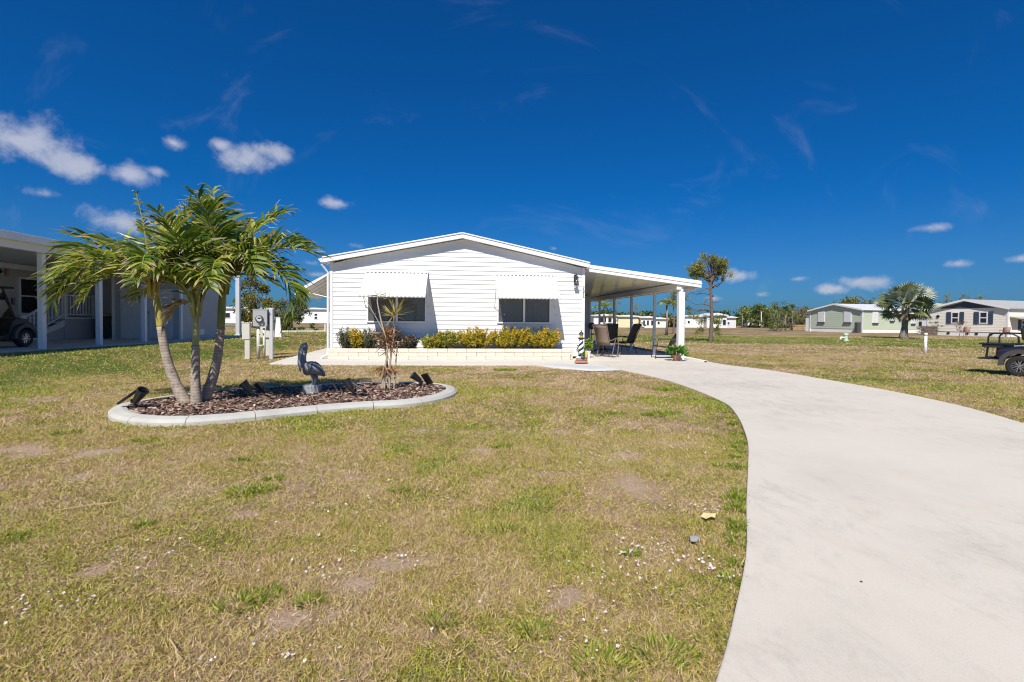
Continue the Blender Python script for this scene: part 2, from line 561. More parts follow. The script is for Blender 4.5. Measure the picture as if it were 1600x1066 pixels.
M = {}
M['white'] = mat('white_vinyl', (.76, .76, .75), .5, .025, 3.0, dirt=.05)
M['trim'] = mat('white_trim', (.82, .82, .81), .4, .02, 3.0, dirt=.04)
M['alu'] = mat('white_aluminium', (.74, .74, .73), .35, .03, 4.0, dirt=.06)
M['ceil'] = mat('carport_ceiling_metal', (.78, .75, .67), .22, .05, 1.2, coat=.3)
M['greymetal'] = mat('grey_post_metal', (.60, .61, .63), .4, .05, 5.0, metal=.1)
M['dark'] = mat('dark_metal', (.03, .03, .032), .45, .2, 8.0)
M['black'] = mat('black_plastic', (.018, .018, .02), .4, .2, 8.0)
M['rubber'] = mat('tyre_rubber', (.022, .022, .022), .75, .2, 20.0)
M['interior'] = mat('dim_room', (.20, .19, .18), .9, .1)
M['curtain'] = mat('curtain_cloth', (.58, .57, .56), .9, .06, 12.0)
M['glass'] = glass_mat('window_glass', (.60, .58, .56))
_nt = M['glass'].node_tree
_df = N(_nt, 'ShaderNodeBsdfDiffuse'); _df.inputs[0].default_value = (.30, .285, .275, 1)
_mx = N(_nt, 'ShaderNodeMixShader'); _mx.inputs[0].default_value = .33
_out = _nt.nodes['Material Output']
_old = _out.inputs[0].links[0].from_socket
_nt.links.new(_old, _mx.inputs[1]); _nt.links.new(_df.outputs[0], _mx.inputs[2]); _nt.links.new(_mx.outputs[0], _out.inputs[0])
M['clear'] = glass_mat('clear_glass', (.9, .92, .92))
M['block'] = mat('cream_wall_block', (.72, .65, .53), .85, .16, 5.0, bump=.6, bscale=50, dirt=.35)
M['soil'] = mat('planter_soil', (.09, .06, .04), .95, .3, 12.0, bump=.8)
M['curb'] = mat('curb_concrete', (.47, .46, .42), .85, .1, 4.0, bump=.3, bscale=80, dirt=.3)
M['slab'] = concrete_mat('walk_concrete', (.60, .565, .50), .22)
M['drive'] = concrete_mat('drive_concrete', (.58, .53, .455), .6)
M['ramp'] = concrete_mat('ramp_concrete', (.52, .52, .51), .15)
M['asphalt'] = mat('asphalt', (.10, .10, .105), .9, .15, 2.0, coord='Object')
M['trunk'] = None
M['meter'] = mat('meter_box_paint', (.40, .41, .41), .5, .06, 8.0, dirt=.15)
M['cream'] = mat('cream_plastic', (.62, .60, .52), .5, .06, 6.0, dirt=.15)
M['statue'] = mat('grey_statue', (.23, .23, .235), .55, .45, 14.0, bump=.4, bscale=40)
M['statue_light'] = mat('pale_statue', (.50, .51, .54), .6, .3, 18.0, bump=.4, bscale=40)
M['stone'] = mat('statue_stone', (.30, .315, .34), .8, .4, 18.0, bump=.7, bscale=30)
M['terracotta'] = mat('terracotta', (.47, .22, .12), .8, .15, 10.0, dirt=.15)
M['navy'] = mat('navy_paint', (.006, .009, .032), .2, .15, 4.0, coat=.8)
M['fender'] = mat('dark_fender', (.07, .07, .075), .5, .1)
M['chrome'] = mat('alloy', (.62, .62, .63), .25, .05, 8.0, metal=.9)
M['brown_sling'] = mat('brown_sling_fabric', (.24, .175, .135), .8, .12, 60.0)
M['dark_sling'] = mat('charcoal_sling_fabric', (.03, .028, .028), .8, .2, 60.0)
M['bronze'] = mat('bronze_tube', (.26, .225, .19), .4, .1, metal=.4)
M['n_wall'] = mat('neighbour_siding', (.47, .465, .46), .6, .04, 4.0)
M['n_trim'] = mat('neighbour_trim', (.80, .80, .80), .5, .04, 4.0)
M['n_door'] = mat('neighbour_door', (.66, .67, .68), .5, .05, 4.0)
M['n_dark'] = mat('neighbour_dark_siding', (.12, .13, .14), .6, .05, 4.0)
M['green_bin'] = mat('bin_green', (.01, .035, .028), .5, .1)
M['yellow_lid'] = mat('bin_yellow', (.50, .30, .02), .5, .1)
M['sage'] = mat('sage_siding', (.50, .56, .43), .6, .05, 2.0)
M['beige'] = mat('beige_siding', (.86, .80, .68), .6, .05, 2.0)
M['slate'] = mat('slate_blue', (.055, .075, .115), .6, .1, 4.0)
M['shingle'] = mat('grey_shingle', (.38, .38, .38), .8, .12, 5.0, bump=.4)
M['yellowwall'] = mat('pale_yellow_wall', (.72, .66, .42), .7, .05, 2.0)
M['woodtan'] = mat('tan_wood', (.42, .25, .10), .8, .2, 4.0)
M['brownbrick'] = mat('brown_lattice', (.20, .15, .13), .85, .3, 8.0, bump=.4)
M['bark'] = mat('pine_bark', (.155, .12, .10), .95, .4, 9.0, bump=.9, bscale=22)
M['greybark'] = mat('grey_bark', (.24, .21, .18), .95, .3, 9.0, bump=.9, bscale=22)
M['pink'] = mat('tank_paint', (.75, .42, .38), .6, .05, 2.0)
M['room_black'] = mat('dark_window', (.025, .028, .032), .15, .2, 2.0)
M['flower'] = mat('white_petal', (.72, .65, .68), .7, .08, 30.0)
M['leafdry'] = mat('dry_leaf', (.66, .52, .26), .8, .2, 20.0)
M['scrap'] = mat('grey_stone_chip', (.34, .33, .34), .8, .15, 20.0)
M['straw'] = mat('straw_stalk', (.48, .34, .18), .8, .15, 20.0)
M['pvc'] = mat('white_pvc', (.80, .79, .75), .4, .04, 10.0, dirt=.1)
M['hydrant'] = mat('pale_green_paint', (.52, .62, .46), .5, .08, 10.0, dirt=.15)
M['red'] = mat('red_paint', (.40, .07, .04), .5, .2, 20.0)
M['clay'] = mat('painted_clay', (.42, .21, .15), .8, .25, 25.0)
M['ylw'] = mat('yellow_paint', (.62, .42, .10), .5, .15, 20.0)
M['lh_white'] = mat('statue_white', (.80, .80, .78), .4, .04, 20.0)
M['lh_black'] = mat('statue_navy', (.02, .024, .04), .4, .2, 20.0)
M['skin'] = mat('painted_skin', (.50, .30, .20), .6, .1, 20.0)

# ------------------------------------------------------------------ layout (metres, camera over the origin looking along +Y)
A = R(5.5)
OX, OY = -5.794, 15.40                      # front left corner of the white house


def hw(u, v):
    """house frame -> world"""
    return (OX + u * math.cos(A) - v * math.sin(A), OY + u * math.sin(A) + v * math.cos(A))


HW = 8.24
DRIVE_L = [(2.62, 13.9), (2.86, 12.42), (3.17, 11.35), (3.36, 10.2), (3.41, 9.2), (3.36, 7.68), (3.1, 6.64), (2.56, 5.22), (2.03, 4.12), (1.66, 3.38), (1.31, 2.66), (1.0, 2.12), (.74, 1.7), (.1, .75), (-.7, -.3), (-2.6, -2.6), (-5.0, -5.5)]
DRIVE_R = [hw(11.95, -1.0), (6.35, 14.2), (6.8, 12.76), (7.03, 10.6), (7.10, 8.9), (6.95, 7.45), (6.57, 6.16), (5.9, 4.6), (5.0, 3.1), (4.1, 1.6), (3.0, 0.0), (1.6, -2.2), (-.6, -5.5)]
dl = catmull(DRIVE_L, 6, False); dr = catmull(DRIVE_R, 6, False)
DRIVE = [tuple(hw(8.24, -1.0))] + [tuple(p) for p in dl] + [tuple(p) for p in dr[::-1]]
WALK = [(-6.75, 13.42), (-5.0, 13.36), (-2.0, 13.46), (0.62, 13.64), (1.15, 12.88), (2.05, 12.2), (2.80, 12.50), (2.60, 13.9), tuple(hw(8.236, -1.0)), tuple(hw(8.236, -.02)), tuple(hw(0.0, -.02)), tuple(hw(-.02, 0)), tuple(hw(-.02, 7)), (-7.95, 20.75), (-7.35, 16.8), (-7.0, 14.6)]
PORT = [tuple(hw(8.244, -.997)), tuple(hw(11.95, -.997)), tuple(hw(11.95, 13)), tuple(hw(8.244, 13))]
BED_PTS = [(-5.22, 6.22), (-4.75, 5.84), (-4.14, 5.69), (-3.63, 5.83), (-3.12, 6.17), (-2.62, 6.55), (-2.1, 6.85), (-1.55, 7.08), (-1.12, 7.58), (-0.94, 8.3), (-1.13, 8.98), (-1.67, 9.36), (-2.48, 9.34), (-3.24, 9.08), (-3.87, 8.82), (-4.62, 8.42), (-5.12, 7.9), (-5.45, 7.3), (-5.5, 6.7)]
BED = catmull(BED_PTS, 8)
NSLAB = [(-12.45, 9.0), (-12.75, 13.2), (-12.55, 17.4), (-13.2, 24.0), (-24, 24.0), (-24, 9.0)]

# dead, bare patches of the front lawn: x, y, rx, ry, angle
DIRT = [(.95, 3.74, .34, .24, -.3), (.22, 4.06, .24, .14, 0), (-.60, 2.54, .22, .11, .5), (-.74, 2.36, .14, .09, .4), (-.95, 2.08, .19, .10, .2), (1.28, 3.5, .15, .10, -.6), (-4.73, 4.62, .50, .22, .1), (-1.31, 3.95, .15, .14, .3),
        (-.35, 4.75, .16, .12, 0), (-3.5, 3.9, .2, .14, 0), (1.12, 4.6, .16, .12, .4), (-2.1, 2.45, .10, .07, .2), (.3, 2.25, .12, .07, .6), (-1.75, 3.15, .14, .09, 0), (10.5, 9.2, .6, .4, 0), (-7.2, 7.4, .5, .35, 0), (-3.9, 4.6, .3, .15, .2)]


def vnoise(x, y, s, seed=0):
    """smooth value noise"""
    g = np.random.default_rng(seed).random((64, 64))
    x = np.asarray(x) * s; y = np.asarray(y) * s
    xi = np.floor(x).astype(int); yi = np.floor(y).astype(int)
    fx = x - xi; fy = y - yi
    fx = fx * fx * (3 - 2 * fx); fy = fy * fy * (3 - 2 * fy)
    a = g[xi % 64, yi % 64]; b = g[(xi + 1) % 64, yi % 64]; c = g[xi % 64, (yi + 1) % 64]; d = g[(xi + 1) % 64, (yi + 1) % 64]
    return (a * (1 - fx) + b * fx) * (1 - fy) + (c * (1 - fx) + d * fx) * fy


def dirt_amount(x, y):
    x = np.asarray(x, float); y = np.asarray(y, float)
    d = np.zeros_like(x)
    wob = (vnoise(x, y, 4, 3) - .5) * 1.5 + (vnoise(x, y, 13, 4) - .5) * 1.2
    for (cx, cy, rx, ry, a) in DIRT:
        dx, dy = x - cx, y - cy
        u = (dx * math.cos(a) + dy * math.sin(a)) / rx
        w = (-dx * math.sin(a) + dy * math.cos(a)) / ry
        r = np.sqrt(u * u + w * w)
        d = np.maximum(d, np.clip((1.45 - r + wob * .85) / 1.25, 0, 1))
    return d


# ------------------------------------------------------------------ ground
def ground():
    xs = np.concatenate([[-900, -400, -200, -120, -80, -50, -30, -20], np.arange(-16, -6, .4), np.arange(-6, 4.2, .06), np.arange(4.2, 16, .4), [20, 30, 50, 80, 120, 200, 400, 900]])
    ys = np.concatenate([[-40, -20, -10, -5, -2, 0, 1], np.arange(1.4, 5.4, .06), np.arange(5.4, 26, .4), [30, 40, 50, 60, 80, 100, 150, 250, 500, 1000, 2000]])
    X, Y = np.meshgrid(xs, ys)
    Z = terrain(X, Y)
    nx, ny = len(xs), len(ys)
    me = bpy.data.meshes.new('lawn')
    idx = np.arange(nx * ny).reshape(ny, nx)
    F = np.stack([idx[:-1, :-1], idx[:-1, 1:], idx[1:, 1:], idx[1:, :-1]], -1).reshape(-1, 4)
    me.from_pydata(np.stack([X, Y, Z], -1).reshape(-1, 3).tolist(), [], F.tolist())
    at = me.attributes.new('dirt', 'FLOAT', 'POINT')
    at.data.foreach_set('value', dirt_amount(X.ravel(), Y.ravel()).astype(np.float32))
    me.materials.append(lawn_mat())
    tag(link('lawn', me), kind='structure')


ground()


def slab(name, poly, z0, z1, m):
    o = MB().prism(poly, z0, z1, 'z').build(name, m, bevel=.008)
    return tag(o, kind='structure')


slab('driveway', DRIVE, -.12, .030, M['drive'])
slab('walkway', WALK, -.12, .034, M['slab'])
slab('carport_floor', PORT, -.12, .032, M['slab'])
# raised ramp corner beside the statue
RAMP = [(0.70, 13.62), (1.18, 12.86), (2.05, 12.17), (2.78, 12.46), (2.62, 13.1), (1.6, 13.7)]
mb = MB()
cx, cy = 1.8, 13.0
n = len(RAMP)
inn = [(x + (cx - x) * .16, y + (cy - y) * .16) for x, y in RAMP]
mb.add([(x, y, .02) for x, y in RAMP] + [(x, y, .062) for x, y in inn], [tuple(range(n, 2 * n))] + [(i, (i + 1) % n, (i + 1) % n + n, i + n) for i in range(n)])
tag(mb.build('ramp_slab', M['ramp']), kind='structure')
slab('neighbour_slab', NSLAB, .05, .40, M['slab'])
# roads far behind
tag(MB().box(-140, -8.2, 47.6, 52.4, -.05, .004 + .36, Matrix.Rotation(R(1.2), 4, 'Z')).build('road', M['asphalt']), kind='structure')
tag(MB().box(16, 160, 76, 80, -.05, .01, Matrix.Rotation(R(-2), 4, 'Z')).build('cross_road', M['asphalt']), kind='structure')


# ------------------------------------------------------------------ white house
H = thing('mobile_home', 'white gabled mobile home with lap siding and two awning windows', 'house', (OX, OY, 0), A)
RIDGE = 4.18
ZE_L, ZE_R, ZP = 3.10, 3.08, 3.93          # underside of the roof edge at the wall line


def roof_z(u):
    return ZE_L + (ZP - ZE_L) * u / RIDGE if u < RIDGE else ZP + (ZE_R - ZP) * (u - RIDGE) / (HW - RIDGE)


WINS = [(1.19, 2.98, 1.23, 2.02), (5.37, 7.06, 1.23, 2.02)]
# wall core with real window openings
mb = MB()
for (a, b) in ((.02, 1.19), (2.98, 5.37), (7.06, HW - .02)):
    mb.box(a, b, .012, .12, .1, 2.02)
mb.box(.02, HW - .02, .012, .12, 2.02, 3.05)
for w in WINS:
    mb.box(w[0], w[1], .012, .12, .1, 1.23)
mb.prism([(.02, 3.05), (HW - .02, 3.05), (RIDGE, 3.9)], .012, .12)
mb.build('front_wall', M['white'], H)
mb = MB().box(.01, .13, .12, 16, .1, 3.06).box(HW - .13, HW - .01, .12, 16, .1, 3.04).box(.13, HW - .13, 15.9, 16, .1, 3.04)
mb.build('side_wall', M['white'], H)
MB().box(.14, HW - .14, .125, 15.9, .5, .55).box(.14, HW - .14, 2.6, 2.65, .55, 2.9).box(.14, HW - .14, .125, 15.9, 2.9, 2.95).build('room_shell', M['interior'], H)
EXP = .147
z = .10
while z < 3.92:
    z1 = min(z + EXP, 3.95)
    segs = [(.07, HW - .07)]
    for w in WINS:
        if z < w[3] - .01 and z1 > w[2] + .01:
            out = []
            for (a, b) in segs:
                if a < w[0] < b:
                    out += [(a, w[0] - .03), (w[1] + .03, b)]
                else:
                    out.append((a, b))
            segs = out
    for (a, b) in segs:
        mb = MB()

        def lim(zz, a=a, b=b):
            lo, hi = a, b
            if zz > ZE_R - .02:
                lo = max(lo, (zz - ZE_L + .02) / (ZP - ZE_L) * RIDGE)
                hi = min(hi, HW - (zz - ZE_R + .02) / (ZP - ZE_R) * (HW - RIDGE))
            return lo, hi
        l0, h0 = lim(z); l1, h1 = lim(z1 + .012)
        if h0 - l0 < .1:
            continue
        h1 = max(h1, l1 + .02)
        vs = [(l0, -.019, z), (h0, -.019, z), (h0, .011, z), (l0, .011, z), (l1, -.002, z1 + .012), (h1, -.002, z1 + .012), (h1, .011, z1 + .012), (l1, .011, z1 + .012)]
        mb.add(vs, [(0, 3, 2, 1), (4, 5, 6, 7), (0, 1, 5, 4), (1, 2, 6, 5), (2, 3, 7, 6), (3, 0, 4, 7)])
        mb.build('siding_board', M['white'], H)
    z += EXP
# corner boards
MB().box(-.012, .085, -.042, .03, .1, 3.10).build('corner_trim', M['trim'], H, bevel=.004)
MB().box(HW - .085, HW + .012, -.042, .03, .1, 3.06).build('corner_trim', M['trim'], H, bevel=.004)
# roof: two sheets of metal, seams, fascia along the gable
for side in (0, 1):
    if side == 0:
        p = [(-.16, ZE_L - .032), (RIDGE, ZP), (RIDGE, ZP + .10), (-.16, ZE_L + .068)]
        fa = [(-.17, ZE_L - .055), (RIDGE + .001, ZP - .022), (RIDGE + .001, ZP + .12), (-.17, ZE_L + .087)]
        dp = [(-.18, ZE_L + .088), (RIDGE, ZP + .121), (RIDGE, ZP + .165), (-.18, ZE_L + .13)]
    else:
        p = [(RIDGE + .002, ZP), (HW + .10, ZE_R - .021), (HW + .10, ZE_R + .079), (RIDGE + .002, ZP + .10)]
        fa = [(RIDGE + .003, ZP - .022), (HW + .11, ZE_R - .045), (HW + .11, ZE_R + .097), (RIDGE + .003, ZP + .12)]
        dp = [(RIDGE + .002, ZP + .121), (HW + .12, ZE_R + .098), (HW + .12, ZE_R + .14), (RIDGE + .002, ZP + .165)]
    MB().prism(p, -.24, 16.2).build('roof', M['alu'], H)
    MB().prism(fa, -.262, -.242).build('gable_fascia', M['trim'], H, bevel=.003)
    MB().prism(dp, -.285, 16.2).build('roof_edge', M['alu'], H, bevel=.004)
# gutter with end cap at the left eave, and its downspout
g = [(-.17, ZE_L + .075), (-.29, ZE_L + .075), (-.275, ZE_L + .02), (-.245, ZE_L - .01), (-.225, ZE_L - .045), (-.17, ZE_L - .045)]
MB().prism(g, -.275, 16.1).build('gutter', M['trim'], H)
MB().tube([(-.2, -.20, ZE_L - .04), (-.2, -.19, ZE_L - .12), (-.05, -.07, ZE_L - .36), (-.05, -.07, .22), (-.08, -.12, .12), (-.16, -.42, .075)], .038, 8).build('downspout', M['trim'], H)


def window(parent, w, ytop=0.0):
    a, b, z0, z1 = w
    f = MB().box(a - .045, b + .045, -.05, .02, z1, z1 + .045).box(a - .045, b + .045, -.055, .02, z0 - .05, z0)
    f.box(a - .045, a, -.05, .02, z0, z1).box(b, b + .045, -.05, .02, z0, z1)
    c = (a + b) / 2
    f.box(c - .035, c + .035, -.04, .02, z0, z1)
    fo = f.build('window_frame', M['trim'], parent, bevel=.004)
    for (p, q) in ((a, c - .035), (c + .035, b)):
        MB().box(p + .001, q - .001, -.022, -.006, z0 + .001, z0 + .022).box(p + .001, q - .001, -.022, -.006, z1 - .022, z1 - .001).box(p + .001, p + .022, -.022, -.006, z0 + .022, z1 - .022).box(q - .022, q - .001, -.022, -.006, z0 + .022, z1 - .022).build('sash', M['fender'], fo)
        MB().box(p + .022, q - .022, -.012, -.008, z0 + .022, z1 - .022).build('pane', M['glass'], fo)
    return fo


def curtain(u0, u1, z0, z1, y):
    n = int((u1 - u0) / .02)
    mb = MB()
    vs = []; fs = []
    for i in range(n + 1):
        u = u0 + (u1 - u0) * i / n
        yy = y + .025 * math.sin(i * 1.1) + .01 * math.sin(i * .37)
        vs += [(u, yy, z0), (u, yy, z1)]
        if i:
            fs.append((2 * i - 2, 2 * i, 2 * i + 1, 2 * i - 1))
    mb.add(vs, fs).build('curtain', M['curtain'], H, smooth=True)


window(H, WINS[0]); window(H, WINS[1])
curtain(1.24, 1.62, 1.15, 2.1, .26); curtain(2.60, 2.97, 1.15, 2.1, .30)
curtain(5.42, 5.62, 1.15, 2.1, .25); curtain(6.62, 7.05, 1.15, 2.1, .28)


def awning(u0, u1, zt, p, q, label):
    """ribbed sheet-metal window awning with a scalloped hem and two props"""
    mb = MB()
    nr = int(round((u1 - u0) / .122))
    n = nr * 8
    rows = 8
    vs = []; fs = []
    for j in range(rows + 1):
        t = j / rows
        for i in range(n + 1):
            ph = i / 8.0
            rib = .024 * math.cos(2 * math.pi * ph)
            sag = 0.02 * math.sin(math.pi * t)
            y = -.03 - p * t - rib * .72
            zz = zt - q * t + rib * .69 + sag
            vs.append((u0 + (u1 - u0) * i / n, y, zz))
    for j in range(rows):
        for i in range(n):
            a = j * (n + 1) + i
            fs.append((a, a + 1, a + n + 2, a + n + 1))
    # hem
    b = len(vs)
    for i in range(n + 1):
        ph = i / 8.0
        y0, z0 = vs[rows * (n + 1) + i][1:]
        vs.append((u0 + (u1 - u0) * i / n, y0 - .004, z0 - .035 - .03 * abs(math.sin(math.pi * (ph + .5)))))
    for i in range(n):
        a = rows * (n + 1) + i
        fs.append((a, a + 1, b + i + 1, b + i))
    mb.add(vs, fs)
    o = mb.build('window_awning', M['alu'], H, smooth=True)
    sm = o.modifiers.new('thick', 'SOLIDIFY'); sm.thickness = .004
    o['label'] = label
    MB().box(u0 - .01, u1 + .01, -.07, -.022, zt - .005, zt + .035).build('head_rail', M['trim'], o)
    for u in (u0 + .004, u1 - .004):
        MB().prism([(-.03, zt), (-.03 - p, zt - q - .01), (-.03 - p, zt - q - .06), (-.03, zt - .05)], u - .006, u + .006, 'x').build('side_rail', M['trim'], o)
    for u in (u0 - .02, u1 + .02):
        MB().tube([(u, -.045, 1.72), (u, -.045 - p * .62, zt - q * .66)], .011, 6).build('prop', M['greymetal'], o)
        MB().box(u - .014, u + .014, -.05, -.018, 1.69, 1.75).build('bracket', M['greymetal'], o)
    for u in (u0 + .3, u1 + .06):
        MB().lathe([(.0, 0), (.022, 0), (.022, .02), (0, .02)], (u, -.02, 1.47), 8, Matrix.Rotation(R(90), 4, 'X')).build('hold_down', M['greymetal'], o)


awning(1.12, 3.08, 2.80, 1.04, .80, 'white ribbed awning over the window nearer the palms')
awning(5.26, 7.22, 2.78, 1.04, .78, 'white ribbed awning over the window nearer the carport')
# long side awning seen past the left corner
mb = MB()
zt, p, q = 2.88, 1.25, .75
prof = [(-.015, zt), (-p * .5, zt - q * .45), (-p * .92, zt - q * .86), (-p, zt - q), (-p, zt - q - .09), (-p * .93, zt - q - .03), (-.015, zt - .05)]
so = mb.prism(prof, .45, 3.2).build('side_awning', M['alu'], H)
so['label'] = 'white sloping awning on the left side wall'
for k in range(6):
    v = .5 + k * .52
    MB().prism([(-.03, zt - .055), (-p * .92, zt - q - .012), (-p * .92, zt - q - .045), (-.03, zt - .095)], v, v + .03).build('rafter', M['alu'], so)
for v in (.47, 3.17):
    MB().tube([(-.02, v, 1.95), (-p * .85, v, zt - q * .92)], .014, 6).build('prop', M['trim'], so)
# house number, vertical
for i, ch in enumerate('7072'):
    cu = bpy.data.curves.new('digit', 'FONT')
    cu.body = ch; cu.size = .125; cu.extrude = .004; cu.align_x = 'CENTER'
    cu.materials.append(M['black'])
    tmp = bpy.data.objects.new('digit', cu)
    dm = bpy.data.meshes.new_from_object(tmp)
    bpy.data.objects.remove(tmp)
    d = link('house_number', dm, H, (HW - .035, -.048, 2.345 - .092 * i), (R(90), 0, 0))
MB().lathe([(0, 0), (.05, 0), (.05, .05), (0, .05)], (HW + .02, .0, 2.93), 8).build('junction_box', M['greymetal'], H)

# wall lantern
wl = thing('wall_lantern', 'black glass wall lantern beside the house number', 'lantern', (*hw(7.93, -.02), 2.46), A)
MB().box(-.06, .06, -.03, -.002, .12, .36).build('back_plate', M['dark'], wl, bevel=.004)
MB().tube([(0, -.03, .33), (0, -.08, .38), (0, -.14, .37), (0, -.14, .33)], .012, 6).build('arm', M['dark'], wl)
MB().lathe([(.02, .34), (.03, .32), (.085, .27), (.09, .255), (.0, .25)], (0, -.14, 0), 4, Matrix.Rotation(R(45), 4, 'Z')).build('cap', M['dark'], wl)
MB().lathe([(.0, 0), (.1, .0), (.1, .018), (0, .02)], (0, -.14, 0), 4, Matrix.Rotation(R(45), 4, 'Z')).build('base_ring', M['dark'], wl)
for sx, sy in ((1, 1), (1, -1), (-1, 1), (-1, -1)):
    MB().tube([(sx * .066, -.14 + sy * .066, .015), (sx * .055, -.14 + sy * .055, .26)], .007, 5).build('cage_bar', M['dark'], wl)
MB().lathe([(.0, .02), (.05, .02), (.045, .2), (.02, .24), (0, .24)], (0, -.14, 0), 10).build('glass_shade', M['clear'], wl, smooth=True)
MB().lathe([(0, .02), (.013, .02), (.013, .1), (.022, .13), (.015, .17), (0, .18)], (0, -.14, 0), 8).build('bulb', M['lh_white'], wl, smooth=True)

# ------------------------------------------------------------------ block planter along the front
PL = thing('block_planter', 'low cream block planter wall along the white house front', 'planter', (OX, OY, 0), A)
bl = MB().box(-.298, .298, -.075, .075, 0, .112).mesh('wall_block', M['block'])
be = MB().box(-.148, .148, -.075, .075, 0, .112).mesh('wall_block_half', M['block'])


def block(me, u, v, zz, rz=0.0):
    o = link('wall_block', me, PL, (u + random.uniform(-.003, .003), v + random.uniform(-.006, .006), zz), (random.uniform(-.008, .008), 0, rz + random.uniform(-.008, .008)))
    m = o.modifiers.new('bevel', 'BEVEL'); m.width = .012; m.segments = 2


PU0, PU1, PV = .12, 7.75, -.62
for c in range(3):
    u = PU0 + (.3 if c % 2 else 0.0)
    if c % 2:
        block(be, PU0 + .15, PV, .034 + c * .117)
    while u + .55 < PU1:
        block(bl, u + .3, PV, .034 + c * .117)
        u += .602
    if PU1 - u > .2:
        block(be, u + .15, PV, .034 + c * .117)
    for u in (PU0 + .06, PU1 - .06):
        block(be, u, PV + .26, .034 + c * .117, math.pi / 2)
MB().box(PU0 + .12, PU1 - .12, PV + .06, -.03, .035, .33).build('soil', M['soil'], PL)

# ------------------------------------------------------------------ shrubs in the planter
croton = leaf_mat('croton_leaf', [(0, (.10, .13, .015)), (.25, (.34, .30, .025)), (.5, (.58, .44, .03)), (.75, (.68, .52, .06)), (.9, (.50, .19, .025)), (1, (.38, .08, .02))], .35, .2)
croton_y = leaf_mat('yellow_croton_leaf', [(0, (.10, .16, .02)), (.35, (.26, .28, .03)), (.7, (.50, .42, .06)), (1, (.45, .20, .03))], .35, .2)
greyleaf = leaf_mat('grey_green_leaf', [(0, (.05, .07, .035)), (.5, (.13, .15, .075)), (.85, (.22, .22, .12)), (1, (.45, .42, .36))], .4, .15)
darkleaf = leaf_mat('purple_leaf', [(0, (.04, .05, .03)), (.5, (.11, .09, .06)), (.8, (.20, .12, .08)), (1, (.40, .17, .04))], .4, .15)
stem_m = mat('shrub_stem', (.16, .12, .08), .9, .3, 20.0)


def shrub(u, v, w, d, h, n, lm, label, leaf=.07, wid=.034, loose=0.0, seed=0):
    rg = np.random.default_rng(seed)
    h *= 1.24; w *= 1.30; n = int(n * 1.6)
    t = thing('croton_shrub', label, 'shrub', (*hw(u, v), .33), A, 'shrubs in the block planter')
    mb = MB()
    pts = []
    ns = int(16 + 30 * w)
    for k in range(ns):
        a = rg.uniform(0, 2 * math.pi); r = math.sqrt(rg.random())
        top = np.array([math.cos(a) * r * w / 2, math.sin(a) * r * d / 2, h * (1 - .38 * r ** 3) * rg.uniform(.70, 1.10)])
        b = np.array([top[0] * .35, top[1] * .35, 0])
        mid = (b + top) / 2 + np.array([top[0] * .15, top[1] * .15, 0])
        mb.tube([b, mid, top], [.009, .006, .003], 4)
        for s in np.linspace(.28 if not loose else .35, 1.0, max(3, n // ns)):
            pts.append((b * (1 - s) ** 2 + 2 * mid * s * (1 - s) + top * s * s))
    mb.build('stems', stem_m, t)
    P = np.array(pts)
    P = np.repeat(P, 3, axis=0) + rg.normal(size=(len(P) * 3, 3)) * .018
    D = rg.normal(size=P.shape) + np.array([0, 0, .75]) + P * np.array([1.2, 1.2, 0]) / max(w, .2)
    V = leaf_quads(P, leaf, wid, rg=rg, D=D)
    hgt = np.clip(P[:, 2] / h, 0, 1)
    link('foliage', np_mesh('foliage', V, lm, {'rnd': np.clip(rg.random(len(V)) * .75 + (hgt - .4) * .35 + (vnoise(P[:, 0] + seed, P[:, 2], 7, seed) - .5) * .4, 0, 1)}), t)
    return t


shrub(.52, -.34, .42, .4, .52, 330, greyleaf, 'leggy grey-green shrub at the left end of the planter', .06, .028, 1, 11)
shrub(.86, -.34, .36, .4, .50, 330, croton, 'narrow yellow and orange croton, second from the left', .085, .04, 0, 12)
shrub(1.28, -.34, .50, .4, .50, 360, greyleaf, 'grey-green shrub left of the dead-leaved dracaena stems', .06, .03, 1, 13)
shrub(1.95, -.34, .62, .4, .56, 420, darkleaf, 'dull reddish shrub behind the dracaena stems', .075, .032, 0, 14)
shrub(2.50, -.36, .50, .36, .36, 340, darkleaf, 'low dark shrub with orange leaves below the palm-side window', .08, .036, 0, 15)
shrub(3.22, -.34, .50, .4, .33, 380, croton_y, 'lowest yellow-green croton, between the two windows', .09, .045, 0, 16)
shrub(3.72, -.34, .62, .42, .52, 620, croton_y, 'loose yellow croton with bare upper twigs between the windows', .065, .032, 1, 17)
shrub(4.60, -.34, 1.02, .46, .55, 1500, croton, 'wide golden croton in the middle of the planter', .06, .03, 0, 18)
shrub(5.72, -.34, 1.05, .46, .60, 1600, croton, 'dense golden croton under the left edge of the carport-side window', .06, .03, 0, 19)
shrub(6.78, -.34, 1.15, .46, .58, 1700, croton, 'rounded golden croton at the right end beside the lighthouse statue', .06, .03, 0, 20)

# ------------------------------------------------------------------ carport
CP = thing('carport', 'white flat metal carport roof on posts beside the house', 'carport', (OX, OY, 0), A)
CU0, CU1, CV0, CV1 = 8.30, 11.92, -.62, 12.6


def cz(u):      # underside of the ceiling
    return 2.93 - (u - CU0) / (CU1 - CU0) * .45


